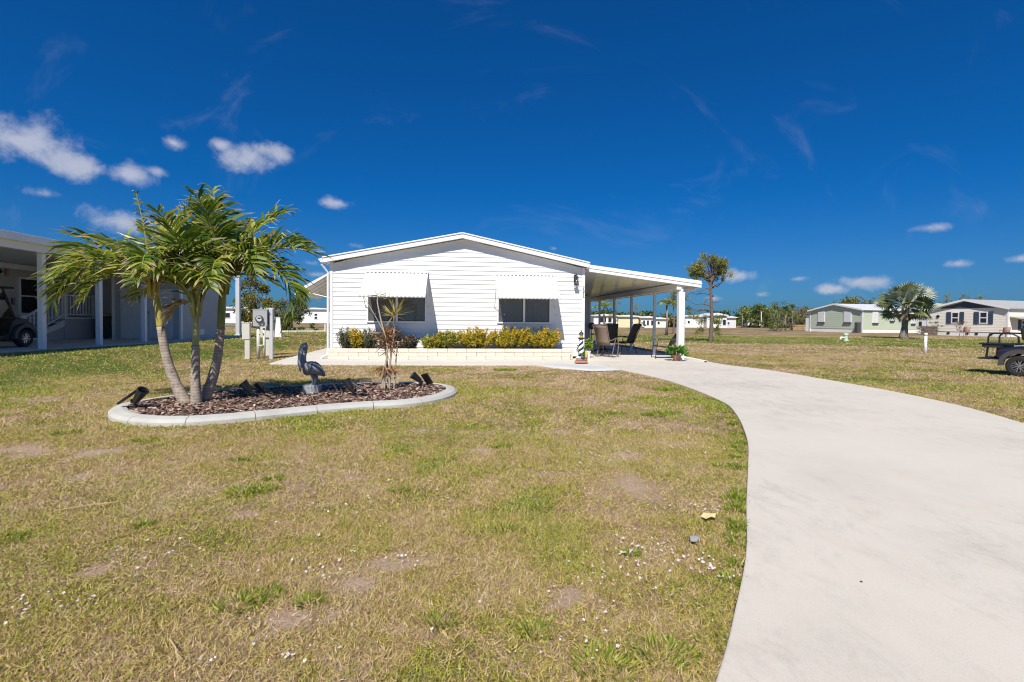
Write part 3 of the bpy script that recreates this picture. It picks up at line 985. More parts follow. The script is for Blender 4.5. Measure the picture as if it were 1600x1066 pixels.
pn = 36
pw = (CV1 - CV0 - .12) / pn
me = MB().add([(CU0, .004, cz(CU0)), (CU1 - .1, .004, cz(CU1 - .1)), (CU1 - .1, pw - .004, cz(CU1 - .1)), (CU0, pw - .004, cz(CU0)), (CU0, .004, cz(CU0) + .07), (CU1 - .1, .004, cz(CU1 - .1) + .07), (CU1 - .1, pw - .004, cz(CU1 - .1) + .07), (CU0, pw - .004, cz(CU0) + .07)], [(0, 3, 2, 1), (4, 5, 6, 7), (0, 1, 5, 4), (1, 2, 6, 5), (2, 3, 7, 6), (3, 0, 4, 7)]).mesh('ceiling_panel', M['ceil'])
for k in range(pn):
    link('ceiling_panel', me, CP, (0, CV0 + .06 + k * pw, 0))
MB().prism([(CU0 - .04, cz(CU0) + .075), (CU1, cz(CU1) + .075), (CU1, cz(CU1) + .12), (CU0 - .04, cz(CU0) + .12)], CV0 - .02, CV1).build('roof_sheet', M['alu'], CP)
MB().prism([(CU0 - .05, cz(CU0) - .06), (CU1 + .10, cz(CU1 + .1) - .06), (CU1 + .10, cz(CU1 + .1) + .165), (CU0 - .05, cz(CU0) + .165)], CV0, CV0 + .05).build('front_fascia', M['trim'], CP, bevel=.006)
MB().prism([(CU0 - .05, cz(CU0) + .05), (CU1 + .11, cz(CU1 + .1) + .05), (CU1 + .11, cz(CU1 + .1) + .085), (CU0 - .05, cz(CU0) + .085)], CV0 - .018, CV0 - .001).build('fascia_lip', M['trim'], CP)
MB().box(CU1, CU1 + .11, CV0 + .051, CV1, cz(CU1) - .08, cz(CU1) + .14).build('side_gutter', M['trim'], CP)
MB().box(CU1 - .72, CU1 - .56, CV0 + .06, CV1 - .05, cz(CU1 - .5) - .20, cz(CU1 - .56) - .004).build('beam', M['ceil'], CP)
for k, (u, v) in enumerate([(11.28, 1.5), (11.28, 4.0), (11.28, 6.4), (11.28, 8.9)]):
    MB().box(u - .045, u + .045, v - .045, v + .045, .03, 2.36).build('post', M['greymetal'], CP, bevel=.004)
    MB().box(u - .07, u + .07, v - .07, v + .07, .034, .05).build('post_foot', M['greymetal'], CP)
MB().box(11.28, 11.48, -.58, -.4, .03, 2.26).build('front_post', M['trim'], CP, bevel=.01)
MB().box(11.32, 11.44, -.52, -.43, 2.262, 2.47).build('post_neck', M['trim'], CP)
MB().tube([(11.95, -.36, 2.44), (11.93, -.36, 2.38), (11.56, -.34, 2.28), (11.46, -.34, 2.2), (11.46, -.34, .2), (11.52, -.5, .1), (11.60, -.72, .085)], .038, 8).build('downspout', M['trim'], CP)
MB().box(-.055, .055, -.85, 0, 0, .075).build('splash_pipe', M['trim'], CP, (11.60, -.70, .045), (R(2.5), 0, R(8)), bevel=.006)
MB().box(-.043, .043, -.853, -.84, .012, .064).build('pipe_mouth', M['black'], CP, (11.60, -.70, .045), (R(2.5), 0, R(8)))

# shed built under the back of the carport
SH = thing('storage_shed', 'white sided storage shed at the back of the carport', 'shed', (*hw(8.33, 8.9), 0), A)
MB().box(0, 2.45, .03, 3.4, .03, 2.60).build('shed_wall', M['white'], SH)
bm = MB().add([(0, -.018, 0), (1, -.018, 0), (1, .02, 0), (0, .02, 0), (0, -.002, .15), (1, -.002, .15), (1, .02, .15), (0, .02, .15)], [(0, 3, 2, 1), (4, 5, 6, 7), (0, 1, 5, 4), (1, 2, 6, 5), (2, 3, 7, 6), (3, 0, 4, 7)]).mesh('siding_board', M['white'])
for k in range(17):
    link('siding_board', bm, SH, (.06, .005, .06 + k * .147), (0, 0, 0), (2.32, 1, 1))
MB().box(-.01, .07, -.03, .02, .03, 2.6).build('corner_trim', M['trim'], SH)
MB().box(2.38, 2.47, -.03, .02, .03, 2.6).build('corner_trim', M['trim'], SH)
dd = MB().box(.85, 1.72, -.045, -.02, .1, 2.1).build('door', M['trim'], SH, bevel=.005)
MB().box(.80, .85, -.05, -.015, .05, 2.16).box(1.72, 1.77, -.05, -.015, .05, 2.16).box(.80, 1.77, -.052, -.015, 2.1, 2.16).build('door_frame', M['greymetal'], SH)
MB().lathe([(0, 0), (.03, 0), (.03, .03), (0, .04)], (1.64, -.045, 1.05), 10, Matrix.Rotation(R(90), 4, 'X')).build('handle', M['chrome'], dd)
# round dial on the shed corner
th = thing('wall_thermometer', 'round dark dial hanging at the shed corner', 'thermometer', (*hw(10.82, 8.7), 1.02), A)
MB().lathe([(0, 0), (.17, 0), (.18, .02), (.17, .04), (0, .04)], (0, 0, 0), 20, Matrix.Rotation(R(90), 4, 'X')).build('dial_case', M['green_bin'], th)
MB().lathe([(0, .0), (.14, 0), (.14, .004), (0, .004)], (0, -.041, 0), 20, Matrix.Rotation(R(90), 4, 'X')).build('dial_face', M['fender'], th)
MB().box(-.012, .012, -.05, -.046, -.02, .11).build('needle', M['lh_white'], th, rot=(0, R(40), 0))
MB().tube([(0, .02, -.99), (0, .02, -.15)], .02, 8).build('stand_pole', M['dark'], th)
MB().lathe([(0, -.99), (.16, -.99), (.16, -.97), (.03, -.95), (0, -.95)], (0, .02, 0), 14).build('stand_foot', M['dark'], th)


# ------------------------------------------------------------------ patio seating
def sling_chair(name, label, loc, rz, fm, sm, rocker=False, arms=True, backh=.62, lean=.25, high=.42, group=None):
    """faces local +X"""
    t = thing(name, label, 'chair', loc, rz, group)
    w = .27
    bx, bz = -.24, high - .02
    tx, tz = bx - lean, bz + backh

    def sheet(p, q, th, wd):
        d = Vector((q[0] - p[0], 0, q[1] - p[1])); nrm = Vector((-d.z, 0, d.x)).normalized()
        mb = MB(); k = 6
        vs = []; fs = []
        for i in range(k + 1):
            s = i / k
            c = Vector((p[0], 0, p[1])) + d * s - nrm * .03 * math.sin(math.pi * s)
            for sy in (-1, 1):
                vs.append(c + Vector((0, sy * wd, 0)) + nrm * th / 2); vs.append(c + Vector((0, sy * wd, 0)) - nrm * th / 2)
        for i in range(k):
            a = i * 4; b = a + 4
            fs += [(a, b, b + 2, a + 2), (a + 1, a + 3, b + 3, b + 1), (a, a + 1, b + 1, b), (a + 2, b + 2, b + 3, a + 3)]
        fs += [(0, 2, 3, 1), (4 * k, 4 * k + 1, 4 * k + 3, 4 * k + 2)]
        return mb.add(vs, fs)
    sheet((bx, bz), (.27, high + .03), .012, w - .012).build('seat', sm, t, smooth=True)
    sheet((bx, bz), (tx, tz), .012, w - .012).build('backrest', sm, t, smooth=True)
    for s in (-1, 1):
        y = s * w
        MB().tube([(.29, y, high + .02), (.2, y, high + .03), (bx + .04, y, bz - .005), (bx - .02, y, bz + .04), (tx, y, tz)], .014, 7).build('side_rail', fm, t)
        if rocker:
            MB().tube([(.22, y * 1.1, .07), (.30, y * 1.1, .42), (.24, y * 1.1, .60), (.10, y * 1.1, .66), (-.12, y * 1.1, .60), (bx - .10, y * 1.1, bz + .16)], .018, 7).build('arm', fm, t)
            MB().tube([(.08, y * 1.1, .64), (-.02, y * 1.1, .4), (-.16, y * 1.1, .06)], .016, 7).build('leg', fm, t)
            MB().tube([(.44, y * 1.1, .15), (.30, y * 1.1, .065), (.05, y * 1.1, .018), (-.2, y * 1.1, .03), (-.42, y * 1.1, .10)], .017, 7).build('rocker', fm, t)
        else:
            MB().tube([(.33, y, .0), (.27, y, high), (.24, y, .62), (.18, y, .645)], .013, 7).build('leg', fm, t)
            MB().tube([(bx - .16, y, 0), (bx + .04, y, high - .02)], .013, 7).build('leg', fm, t)
            if arms:
                MB().tube([(.26, y, .645), (.02, y, .66), (bx - lean * .38, y, .63)], .018, 6).build('arm', fm, t)
    MB().tube([(.26, -w, high), (.26, w, high)], .012, 6).build('stretcher', fm, t)
    MB().tube([(tx, -w, tz), (tx - .01, 0, tz + .02), (tx, w, tz)], .014, 6).build('top_rail', fm, t)
    return t


sling_chair('rocking_chair', 'brown sling rocking chair just around the house corner', (*hw(9.22, .62), .034), A + R(44), M['bronze'], M['brown_sling'], True, backh=.70, lean=.26, high=.44)
sling_chair('patio_chair', 'black high-back patio chair seen square from behind', (*hw(9.85, 2.5), .034), A + R(84), M['dark'], M['dark_sling'], backh=.74, lean=.18, group='dark chairs round the patio table')
sling_chair('patio_chair', 'black high-back patio chair leaning to the right of the table', (*hw(10.45, 2.4), .034), A + R(128), M['dark'], M['dark_sling'], backh=.74, lean=.34, group='dark chairs round the patio table')
sling_chair('sling_armchair', 'thin black armchair facing the house beside the flower pot', (*hw(11.02, .05), .034), A + R(172), M['dark'], M['dark_sling'], backh=.44, lean=.24, high=.40)
tb = thing('patio_table', 'dark round patio table behind the high-back chairs', 'table', (*hw(10.0, 3.6), .034), A)
MB().lathe([(0, .68), (.55, .68), (.56, .70), (.55, .72), (0, .72)], n=24).build('table_top', M['dark'], tb)
MB().lathe([(0, .04), (.05, .04), (.04, .66), (.12, .68), (0, .68)], n=12).build('pedestal', M['dark'], tb)
for k in range(4):
    MB().tube([(0, 0, .10), (.2 * math.cos(k * 1.571), .2 * math.sin(k * 1.571), .09), (.42 * math.cos(k * 1.571), .42 * math.sin(k * 1.571), .02)], .025, 6).build('foot', M['dark'], tb)

# ------------------------------------------------------------------ pots
hosta = leaf_mat('hosta_leaf', [(0, (.03, .10, .012)), (.5, (.08, .24, .025)), (.85, (.18, .36, .05)), (1, (.42, .42, .16))], .3, .25)


def potted(name, label, loc, pr, ph, w, h, n, lm, pm, leaf, wid, seed):
    rg = np.random.default_rng(seed)
    t = thing(name, label, 'potted plant', loc, 0.3)
    MB().lathe([(0, 0), (pr * .72, 0), (pr, ph * .86), (pr * 1.09, ph * .86), (pr * 1.09, ph), (pr * .95, ph), (pr * .9, ph * .9), (0, ph * .9)], n=20).build('pot', pm, t, smooth=False)
    a = rg.uniform(0, 2 * math.pi, n); r = np.sqrt(rg.random(n))
    P = np.stack([np.cos(a) * r * w * .42, np.sin(a) * r * w * .42, ph * .9 + h * (1 - .55 * r * r) * rg.uniform(.25, .9, n)], -1)
    D = np.stack([np.cos(a) * (.4 + r), np.sin(a) * (.4 + r), rg.uniform(-.35, .75, n)], -1)
    V = leaf_quads(P, leaf, wid, rg=rg, D=D)
    link('foliage', np_mesh('foliage', V, lm, {'rnd': rg.random(n)}), t)
    mb = MB()
    for k in range(24):
        q = P[k]
        mb.tube([(q[0] * .2, q[1] * .2, ph * .85), tuple(q)], .006, 4)
    mb.build('stems', stem_m, t)
    return t


potted('potted_plant', 'leafy green plant in a terracotta pot at the white carport post', (*hw(11.03, -.98), .034), .13, .19, .60, .34, 330, hosta, M['terracotta'], .13, .075, 31)
potted('potted_plant', 'bright lime plant in a white pot behind the house corner', (*hw(8.44, .22), .034), .10, .24, .22, .46, 150, leaf_mat('lime_leaf', [(0, (.10, .22, .02)), (.6, (.28, .42, .03)), (1, (.5, .55, .08))], .35, .3), M['lh_white'], .11, .06, 32)

# ------------------------------------------------------------------ lighthouse statue
LS = thing('lighthouse_statue', 'small striped lighthouse statue with green garland on the walkway', 'statue', (*hw(7.68, -1.95), .062), A)
MB().prism([(-.22, -.10), (-.10, -.17), (.16, -.15), (.20, .06), (.10, .15), (-.14, .13)], 0, .06, 'z').build('rock_base', M['clay'], LS, bevel=.015)
MB().prism([(-.18, -.08), (-.08, -.13), (.12, -.11), (.15, .05), (.06, .11), (-.11, .1)], .061, .13, 'z').build('rock_step', M['clay'], LS, bevel=.02)
nt_, nz_ = 28, 44
vs = []; fw = []; fb = []
for j in range(nz_ + 1):
    zz = .13 + j / nz_ * .55
    r = .105 - .048 * (j / nz_)
    for k in range(nt_):
        q = 2 * math.pi * k / nt_
        vs.append((r * math.cos(q), r * math.sin(q), zz))
for j in range(nz_):
    for k in range(nt_):
        f = (j * nt_ + k, j * nt_ + (k + 1) % nt_, (j + 1) * nt_ + (k + 1) % nt_, (j + 1) * nt_ + k)
        s = (k / nt_ - j / nz_ * 1.7) % .5
        (fw if s < .27 else fb).append(f)
MB().add(vs, fw).build('white_stripes', M['lh_white'], LS, smooth=True)
MB().add(vs, fb).build('navy_stripes', M['lh_black'], LS, smooth=True)
MB().lathe([(0, .68), (.06, .68), (.10, .71), (.10, .735), (0, .735)], n=16).build('gallery', M['lh_black'], LS)
MB().lathe([(0, .735), (.055, .735), (.055, .83), (0, .83)], n=10).build('lantern_room', M['ylw'], LS)
MB().lathe([(0, .83), (.085, .83), (.05, .88), (.012, .92), (.016, .94), (0, .95)], n=12).build('roof', M['lh_black'], LS)
rg = np.random.default_rng(5)
a = rg.uniform(0, 6.28, 150); zz = .36 + .12 * np.sin(a * 1.0) + rg.normal(size=150) * .03
P = np.stack([np.cos(a) * .095, np.sin(a) * .095, zz], -1)
link('garland', np_mesh('garland', leaf_quads(P, .05, .03, rg=rg, D=P * np.array([8, 8, 0]) + rg.normal(size=P.shape) * .5), hosta, {'rnd': rg.random(150)}), LS)
MB().lathe([(0, .13), (.05, .13), (.055, .2), (.045, .30), (.03, .34), (0, .35)], (.14, -.05, 0), 10).build('figure_coat', M['ylw'], LS, smooth=True)
MB().lathe([(0, .06), (.035, .06), (.04, .13), (0, .14)], (.14, -.05, 0), 10).build('figure_boots', M['red'], LS, smooth=True)
MB().lathe([(0, .34), (.026, .35), (.03, .38), (.02, .41), (0, .415)], (.14, -.05, 0), 10).build('figure_head', M['skin'], LS, smooth=True)
MB().lathe([(0, .40), (.045, .40), (.026, .415), (.022, .44), (0, .445)], (.14, -.05, 0), 10).build('figure_hat', M['lh_black'], LS, smooth=True)
MB().lathe([(0, .131), (.09, .131), (.07, .17), (0, .19)], (-.09, -.05, 0), 9).build('painted_wave', M['lh_white'], LS, smooth=True)
MB().lathe([(0, .131), (.07, .131), (.05, .2), (0, .21)], (.03, -.09, 0), 9).build('painted_sea', mat('statue_blue', (.03, .08, .16), .4, .2), LS, smooth=True)

# ------------------------------------------------------------------ curbed bed with mulch
CB = thing('bed_curbing', 'pale concrete kidney-shaped curbing around the mulch bed', 'garden edging')
# resample ring evenly
ring = np.vstack([BED, BED[:1]])
seg = np.r_[0, np.cumsum(np.linalg.norm(np.diff(ring, axis=0), axis=1))]
TOT = seg[-1]


def at_s(s):
    s = s % TOT
    return np.array([np.interp(s, seg, ring[:, 0]), np.interp(s, seg, ring[:, 1])])


def nrm_s(s):
    t = at_s(s + .06) - at_s(s - .06)
    t /= np.linalg.norm(t)
    return np.array([-t[1], t[0]])            # towards the inside (ring runs counter-clockwise)


prof = [(0.0, -.02), (0.005, .045), (.045, .082), (.15, .10), (.20, .092), (.205, -.02)]
nseg = 17
for i in range(nseg):
    s0 = TOT * i / nseg + .004; s1 = TOT * (i + 1) / nseg - .004
    vs = []; fs = []
    k = 9
    for j in range(k + 1):
        s = s0 + (s1 - s0) * j / k
        p, nn = at_s(s), nrm_s(s)
        for (d, zz) in prof:
            q = p + nn * d
            vs.append((q[0], q[1], zz))
    m_ = len(prof)
    for j in range(k):
        for c in range(m_ - 1):
            fs.append((j * m_ + c, (j + 1) * m_ + c, (j + 1) * m_ + c + 1, j * m_ + c + 1))
    fs += [tuple(range(m_)), tuple(range(k * m_ + m_ - 1, k * m_ - 1, -1))]
    MB().add(vs, fs).build('curb_segment', M['curb'], CB)
INN = [tuple(at_s(TOT * i / 90) + nrm_s(TOT * i / 90) * .19) for i in range(90)]
mulch_m = leaf_mat('mulch_chip', [(0, (.07, .038, .028)), (.4, (.19, .118, .088)), (.7, (.31, .205, .16)), (.92, (.48, .34, .27)), (1, (.62, .50, .40))], .85, 0.0)
mb = MB()
mb.add([(x, y, .06) for x, y in INN], [tuple(range(len(INN)))])
tag(mb.build('mulch', mat('mulch_base', (.085, .05, .036), .95, .4, 30.0, bump=.9, bscale=40)), kind='structure')
INNP = np.array(INN)
n = 26000
x = rng.uniform(-5.6, -.9, n); y = rng.uniform(5.6, 9.5, n)
k = in_poly(x, y, INN)
x, y = x[k], y[k]
n = len(x)
P = np.stack([x, y, .062 + rng.random(n) * .028], -1)
an = rng.uniform(0, 6.28, n); L_ = rng.uniform(.012, .045, n); W_ = rng.uniform(.006, .018, n)
d = np.stack([np.cos(an), np.sin(an), rng.normal(0, .28, n)], -1) * L_[:, None]
s_ = np.stack([-np.sin(an), np.cos(an), rng.normal(0, .35, n)], -1) * W_[:, None]
V = np.stack([P - d - s_, P + d - s_ * .7, P + d + s_, P - d + s_ * .8], 1)
tag(link('mulch_chips', np_mesh('mulch_chips', V, mulch_m, {'rnd': rng.random(n)})), 'loose brown wood mulch chips filling the curbed bed', 'mulch', kind='stuff')


# ------------------------------------------------------------------ pinnate palms
frond_m = leaf_mat('palm_leaflet', [(0, (.05, .105, .012)), (.4, (.125, .205, .018)), (.75, (.26, .33, .03)), (1, (.50, .45, .09))], .42, .40, tip=(.74, 1.02, (.58, .46, .28)))
frond_dry = leaf_mat('dry_palm_leaflet', [(0, (.16, .12, .06)), (.5, (.30, .23, .11)), (1, (.44, .36, .22))], .6, .3, tip=(.5, 1.0, (.52, .44, .32)))
rachis_m = mat('palm_rachis', (.26, .27, .05), .5, .2, 10.0)


def palm_trunk_mat():
    m, nt, b = new_mat('ringed_palm_trunk')
    L = nt.links.new
    tc = N(nt, 'ShaderNodeTexCoord').outputs['Object']
    sp = N(nt, 'ShaderNodeSeparateXYZ'); L(tc, sp.inputs[0])
    zz = math_n(nt, 'ADD', sp.outputs[2], math_n(nt, 'MULTIPLY', noise(nt, 9.0, 3.0, 0.5, tc), 0.03))
    w = math_n(nt, 'SINE', math_n(nt, 'MULTIPLY', zz, 150.0))
    f = math_n(nt, 'ADD', math_n(nt, 'MULTIPLY', w, 0.07), noise(nt, 14.0, 7.0, 0.7, tc))
    L(ramp(nt, f, [(0.25, (.15, .115, .09)), (0.5, (.36, .295, .235)), (0.8, (.54, .46, .38))]), b.inputs['Base Color'])
    b.inputs['Roughness'].default_value = .9
    bp = N(nt, 'ShaderNodeBump'); bp.inputs['Strength'].default_value = 0.8; bp.inputs['Distance'].default_value = .01
    L(f, bp.inputs['Height']); L(bp.outputs[0], b.inputs['Normal'])
    return m


M['trunk'] = palm_trunk_mat()


def shaft_mat(name, c0, c1):
    m, nt, b = new_mat(name)
    tc = N(nt, 'ShaderNodeTexCoord').outputs['Object']
    mp = N(nt, 'ShaderNodeMapping'); mp.inputs['Scale'].default_value = (6, 6, 1.6); nt.links.new(tc, mp.inputs[0])
    nt.links.new(ramp(nt, noise(nt, 2.0, 5.0, 0.6, mp.outputs[0]), [(0.3, c0), (0.6, c1), (.8, (.36, .30, .12))]), b.inputs['Base Color'])
    b.inputs['Roughness'].default_value = .4
    return m


def frond(parent, base, az, e0, length, droop, nl=34, ll=0.60, seed=0, m=None, wl=.036, vee=.50, ragged=.25, side_curl=0.0, first=.14, name='frond', power=1.0):
    """one feather leaf: arching rachis with two ranks of drooping leaflets"""
    rg = np.random.default_rng(seed)
    k = 30
    pts = [Vector(base)]
    dirs = []
    for i in range(k):
        s = i / k
        e = R(e0 - droop * s ** power); a = R(az + side_curl * s)
        d = Vector((math.cos(e) * math.cos(a), math.cos(e) * math.sin(a), math.sin(e)))
        dirs.append(d)
        pts.append(pts[-1] + d * (length / k))
    dirs.append(dirs[-1])
    mb = MB()
    sub = pts[::3] + ([pts[-1]] if (len(pts) - 1) % 3 else [])
    mb.tube(sub, [.016 * (1 - .85 * i / (len(sub) - 1)) + .002 for i in range(len(sub))], 5)
    ro = mb.build(name, rachis_m, parent)
    rows = []; tips = []; rnds = []
    down = Vector((0, 0, -1))
    for i in range(nl):
        s = first + (1 - first) * (i + .5) / nl
        for side in (-1, 1):
            q = min(max(s + rg.normal() * .006, 0), .999) * k
            j = int(q); p = pts[j].lerp(pts[j + 1], q - j); t = dirs[j]
            lat = t.cross(Vector((0, 0, 1)))
            if lat.length < .05:
                lat = Vector((-math.sin(R(az)), math.cos(R(az)), 0))
            lat.normalize()
            nrm = lat.cross(t).normalized()
            prof = math.sin(math.pi * min(1, .18 + .82 * s) ** .85) ** .55 if s < .97 else .45
            l = ll * max(prof, .35) * rg.uniform(.8, 1.12)
            fw = .55 + .9 * s ** 1.5
            d0 = (lat * side + t * fw + nrm * (vee + rg.normal() * .24) + Vector(rg.normal(size=3)) * .10).normalized()
            droopy = rg.uniform(.3, 1.1)
            if rg.random() < .07:
                continue
            w = wl * (.75 + .5 * (1 - abs(2 * s - 1))) * rg.uniform(.8, 1.15)
            c0 = p; d1 = (d0 + down * droopy * .45).normalized(); d2 = (d0 + down * droopy * 1.15 + Vector(rg.normal(size=3)) * .10).normalized()
            c1 = c0 + d0 * l * .36; c2 = c1 + d1 * l * .36; c3 = c2 + d2 * l * .32
            wd = (t - d0 * t.dot(d0)).normalized()
            wd = (wd + nrm * rg.normal() * .5).normalized()
            r = rg.random()
            tp = 1.0 + (rg.random() - .5) * ragged * 2
            for (pa, pb, wa, wb, ta, tb) in ((c0, c1, .35, 1.0, 0, .4), (c1, c2, 1.0, .8, .4, .75), (c2, c3, .8, .06, .75, 1.0)):
                rows.append([pa + wd * w * wa * .5, pa - wd * w * wa * .5, pb - wd * w * wb * .5, pb + wd * w * wb * .5])
                tips.append([ta * tp, ta * tp, tb * tp, tb * tp]); rnds.append(r)
    V = np.array([[tuple(v) for v in r] for r in rows])
    link('leaflets', np_mesh('leaflets', V, m or frond_m, {'rnd': np.array(rnds), 'tip': np.array(tips)}), ro)
    return ro


def palm(label, path, rads, shaft, shaft_r, fronds, smat, seed):
    base = path[0]
    t = thing('feather_palm', label, 'palm tree', base, 0, 'palms in the mulch bed')
    rel = [tuple(np.array(p) - np.array(base)) for p in path]
    cp = catmull(rel, 5, False)
    rr = np.interp(np.linspace(0, 1, len(cp)), np.linspace(0, 1, len(rads)), rads)
    rr = rr * (1 + .02 * np.sin(np.arange(len(rr)) * 2.1))
    MB().tube([tuple(p) for p in cp], list(rr), 16).build('trunk', M['trunk'], t, smooth=True)
    sh = [tuple(np.array(p) - np.array(base)) for p in shaft]
    cs = catmull(sh, 5, False)
    MB().tube([tuple(p) for p in cs], list(np.interp(np.linspace(0, 1, len(cs)), np.linspace(0, 1, len(shaft_r)), shaft_r)), 14).build('crownshaft', smat, t, smooth=True)
    top = cs[-1]
    rg = np.random.default_rng(seed)
    for i, f in enumerate(fronds):
        az, e0, ln, dr = f[:4]
        kw = f[4] if len(f) > 4 else {}
        b = top + np.array([math.cos(R(az)) * .03, math.sin(R(az)) * .03, -rg.random() * .07])
        frond(t, tuple(b), az, e0, ln, dr, seed=seed * 100 + i, **kw)
    # fibrous leaf bases round the top of the shaft
    mb = MB()
    for i in range(9):
        a = i * 2.4
        mb.tube([tuple(top + np.array([math.cos(a) * .04, math.sin(a) * .04, -.22])), tuple(top + np.array([math.cos(a) * .07, math.sin(a) * .07, -.02])), tuple(top + np.array([math.cos(a) * .12, math.sin(a) * .12, .14]))], [.022, .02, .011], 6)
    mb.build('leaf_bases', smat, t, smooth=True)
    return t


sm_a = shaft_mat('shaft_yellow', (.34, .27, .05), (.42, .36, .08))
sm_b = shaft_mat('shaft_pale_green', (.22, .25, .08), (.36, .36, .14))
sm_c = shaft_mat('shaft_green', (.12, .17, .03), (.22, .25, .05))
D = dict
palm('left palm of the clump, trunk curving out to the left with a yellow shaft',
     [(-4.63, 6.90, 0), (-4.80, 6.89, .35), (-4.92, 6.88, .72), (-5.00, 6.88, 1.16)], [.092, .068, .058, .053],
     [(-5.00, 6.88, 1.15), (-5.04, 6.88, 1.45), (-5.11, 6.88, 1.80)], [.050, .052, .040],
     [(176, 70, 1.95, 140, D(nl=38, ll=.54)), (184, 54, 1.65, 132, D(nl=34, ragged=.5)), (205, 34, .95, 112, D(nl=22, ll=.40)), (168, 60, 1.75, 126, D(ragged=.5)),
      (165, 85, 1.35, 14, D(nl=12, ll=.17, vee=.0, wl=.03, first=.5)), (48, 80, 1.45, 34), (118, 76, 1.5, 70), (15, 66, 1.35, 96), (232, 62, 1.25, 128, D(ll=.5)), (300, 64, 1.15, 120, D(ll=.5)), (95, 55, 1.4, 90), (345, 54, 1.0, 110, D(ll=.46))], sm_a, 1)
palm('middle palm of the clump, short straight trunk with a pale green shaft',
     [(-4.48, 6.86, 0), (-4.49, 6.85, .35), (-4.49, 6.85, .72), (-4.49, 6.85, .90)], [.080, .062, .054, .050],
     [(-4.49, 6.85, .89), (-4.48, 6.85, 1.2), (-4.48, 6.85, 1.52)], [.044, .042, .034],
     [(140, 78, 1.75, 56), (100, 84, 1.75, 30), (62, 76, 1.6, 64), (14, 66, 1.25, 108, D(ll=.5)), (205, 70, 1.35, 112), (262, 68, 1.15, 112, D(ll=.48)),
      (312, 66, 1.2, 116, D(ll=.48)), (200, 5, .42, 90, D(nl=22, ll=.26, m=frond_dry)), (275, 82, 1.45, 58), (170, 62, 1.2, 120, D(ll=.46, ragged=.6))], sm_b, 2)
palm('right palm of the clump, trunk leaning right with a dark green shaft',
     [(-4.56, 7.06, 0), (-4.42, 7.09, .34), (-4.33, 7.11, .75), (-4.29, 7.12, 1.16)], [.098, .072, .060, .054],
     [(-4.29, 7.12, 1.15), (-4.27, 7.12, 1.5), (-4.24, 7.12, 1.86)], [.052, .053, .040],
     [(135, 82, 1.55, 28, D(nl=38, vee=.2, wl=.042)), (52, 76, 1.55, 50, D(nl=38, wl=.042)), (4, 60, 1.50, 84, D(nl=36)), (-10, 55, 1.75, 172, D(nl=38)), (14, 52, 1.4, 150, D(nl=34, ragged=.5)),
      (-38, 64, 1.25, 128, D(ll=.5)), (172, 66, 1.2, 92, D(ll=.48)), (245, 70, 1.05, 110, D(ll=.48)), (292, 62, 1.05, 120, D(ll=.48)), (95, 62, 1.4, 84), (270, 84, 1.25, 44), (28, 72, 1.5, 92)], sm_c, 3)

# ------------------------------------------------------------------ dracaena with bare stems
DR = thing('dracaena', 'spindly dracaena with bare canes and dry orange leaves in the mulch', 'plant', (-2.15, 8.42, .06))
cane = mat('dracaena_cane', (.42, .35, .27), .9, .25, 25.0, bump=.6)
spike_m = leaf_mat('dracaena_leaf', [(0, (.20, .19, .04)), (.5, (.42, .36, .10)), (1, (.55, .46, .20))], .5, .25)
dry_m = leaf_mat('dracaena_dry_leaf', [(0, (.20, .085, .03)), (.5, (.40, .19, .07)), (1, (.48, .33, .17))], .6, .25)


def cn(pts, r0, r1):
    MB().tube([tuple(p) for p in catmull(pts, 5, False)], list(np.linspace(r0, r1, 5 * (len(pts) - 1) + 1)), 7).build('cane', cane, DR, smooth=True)


def spikes(c, n, l, w, m, up, name='leaf_tuft', spread=1.0):
    P = np.repeat(np.array([c]), n, 0) + rng.normal(size=(n, 3)) * .012
    Dv = rng.normal(size=(n, 3)) * np.array([spread, spread, .6]) + np.array([0, 0, up])
    Vq = leaf_quads(P, l, w, D=Dv)
    link(name, np_mesh(name, Vq, m, {'rnd': rng.random(n)}), DR)


cn([(-.07, 0, 0), (-.06, 0, .35), (-.02, 0, .75), (-.13, .02, 1.18), (-.20, .02, 1.52), (-.19, .02, 1.64)], .020, .010)
cn([(.02, .0, 0), (.03, .0, .5), (.09, .0, .95), (.10, .0, 1.30)], .02, .014)
cn([(.09, .03, 0), (.12, .03, .5), (.16, .03, .85)], .016, .010)
cn([(-.02, .05, 0), (-.03, .05, .4), (-.08, .05, .75)], .016, .012)
cn([(-.12, .03, 0), (-.08, .03, .32), (-.03, .03, .5)], .028, .012)
cn([(-.10, .02, 1.02), (-.24, .04, 1.28), (-.46, .06, 1.64)], .009, .004)
spikes((.10, 0, 1.30), 46, .30, .024, spike_m, .65)
spikes((-.19, .02, 1.64), 14, .20, .016, spike_m, .3)
for c_, n_ in (((-.03, .03, .86), 60), ((.02, .02, .72), 44), ((-.06, .0, .98), 36)):
    spikes(c_, n_, .27, .02, dry_m, .25)
spikes((.06, -.02, .34), 46, .15, .02, dry_m, .1)
spikes((-.08, -.02, .40), 26, .20, .03, dry_m, -.7)

# ------------------------------------------------------------------ pelican statue
PS = thing('pelican_statue', 'dark grey pelican statue on a stone block in the mulch', 'statue', (-3.30, 7.98, .05), R(8))
mb = MB()
mb.prism([(-.13, -.12), (.02, -.15), (.14, -.10), (.13, .10), (-.02, .14), (-.14, .09)], 0, .155, 'z')
mb.build('stone_base', M['stone'], PS, bevel=.02)


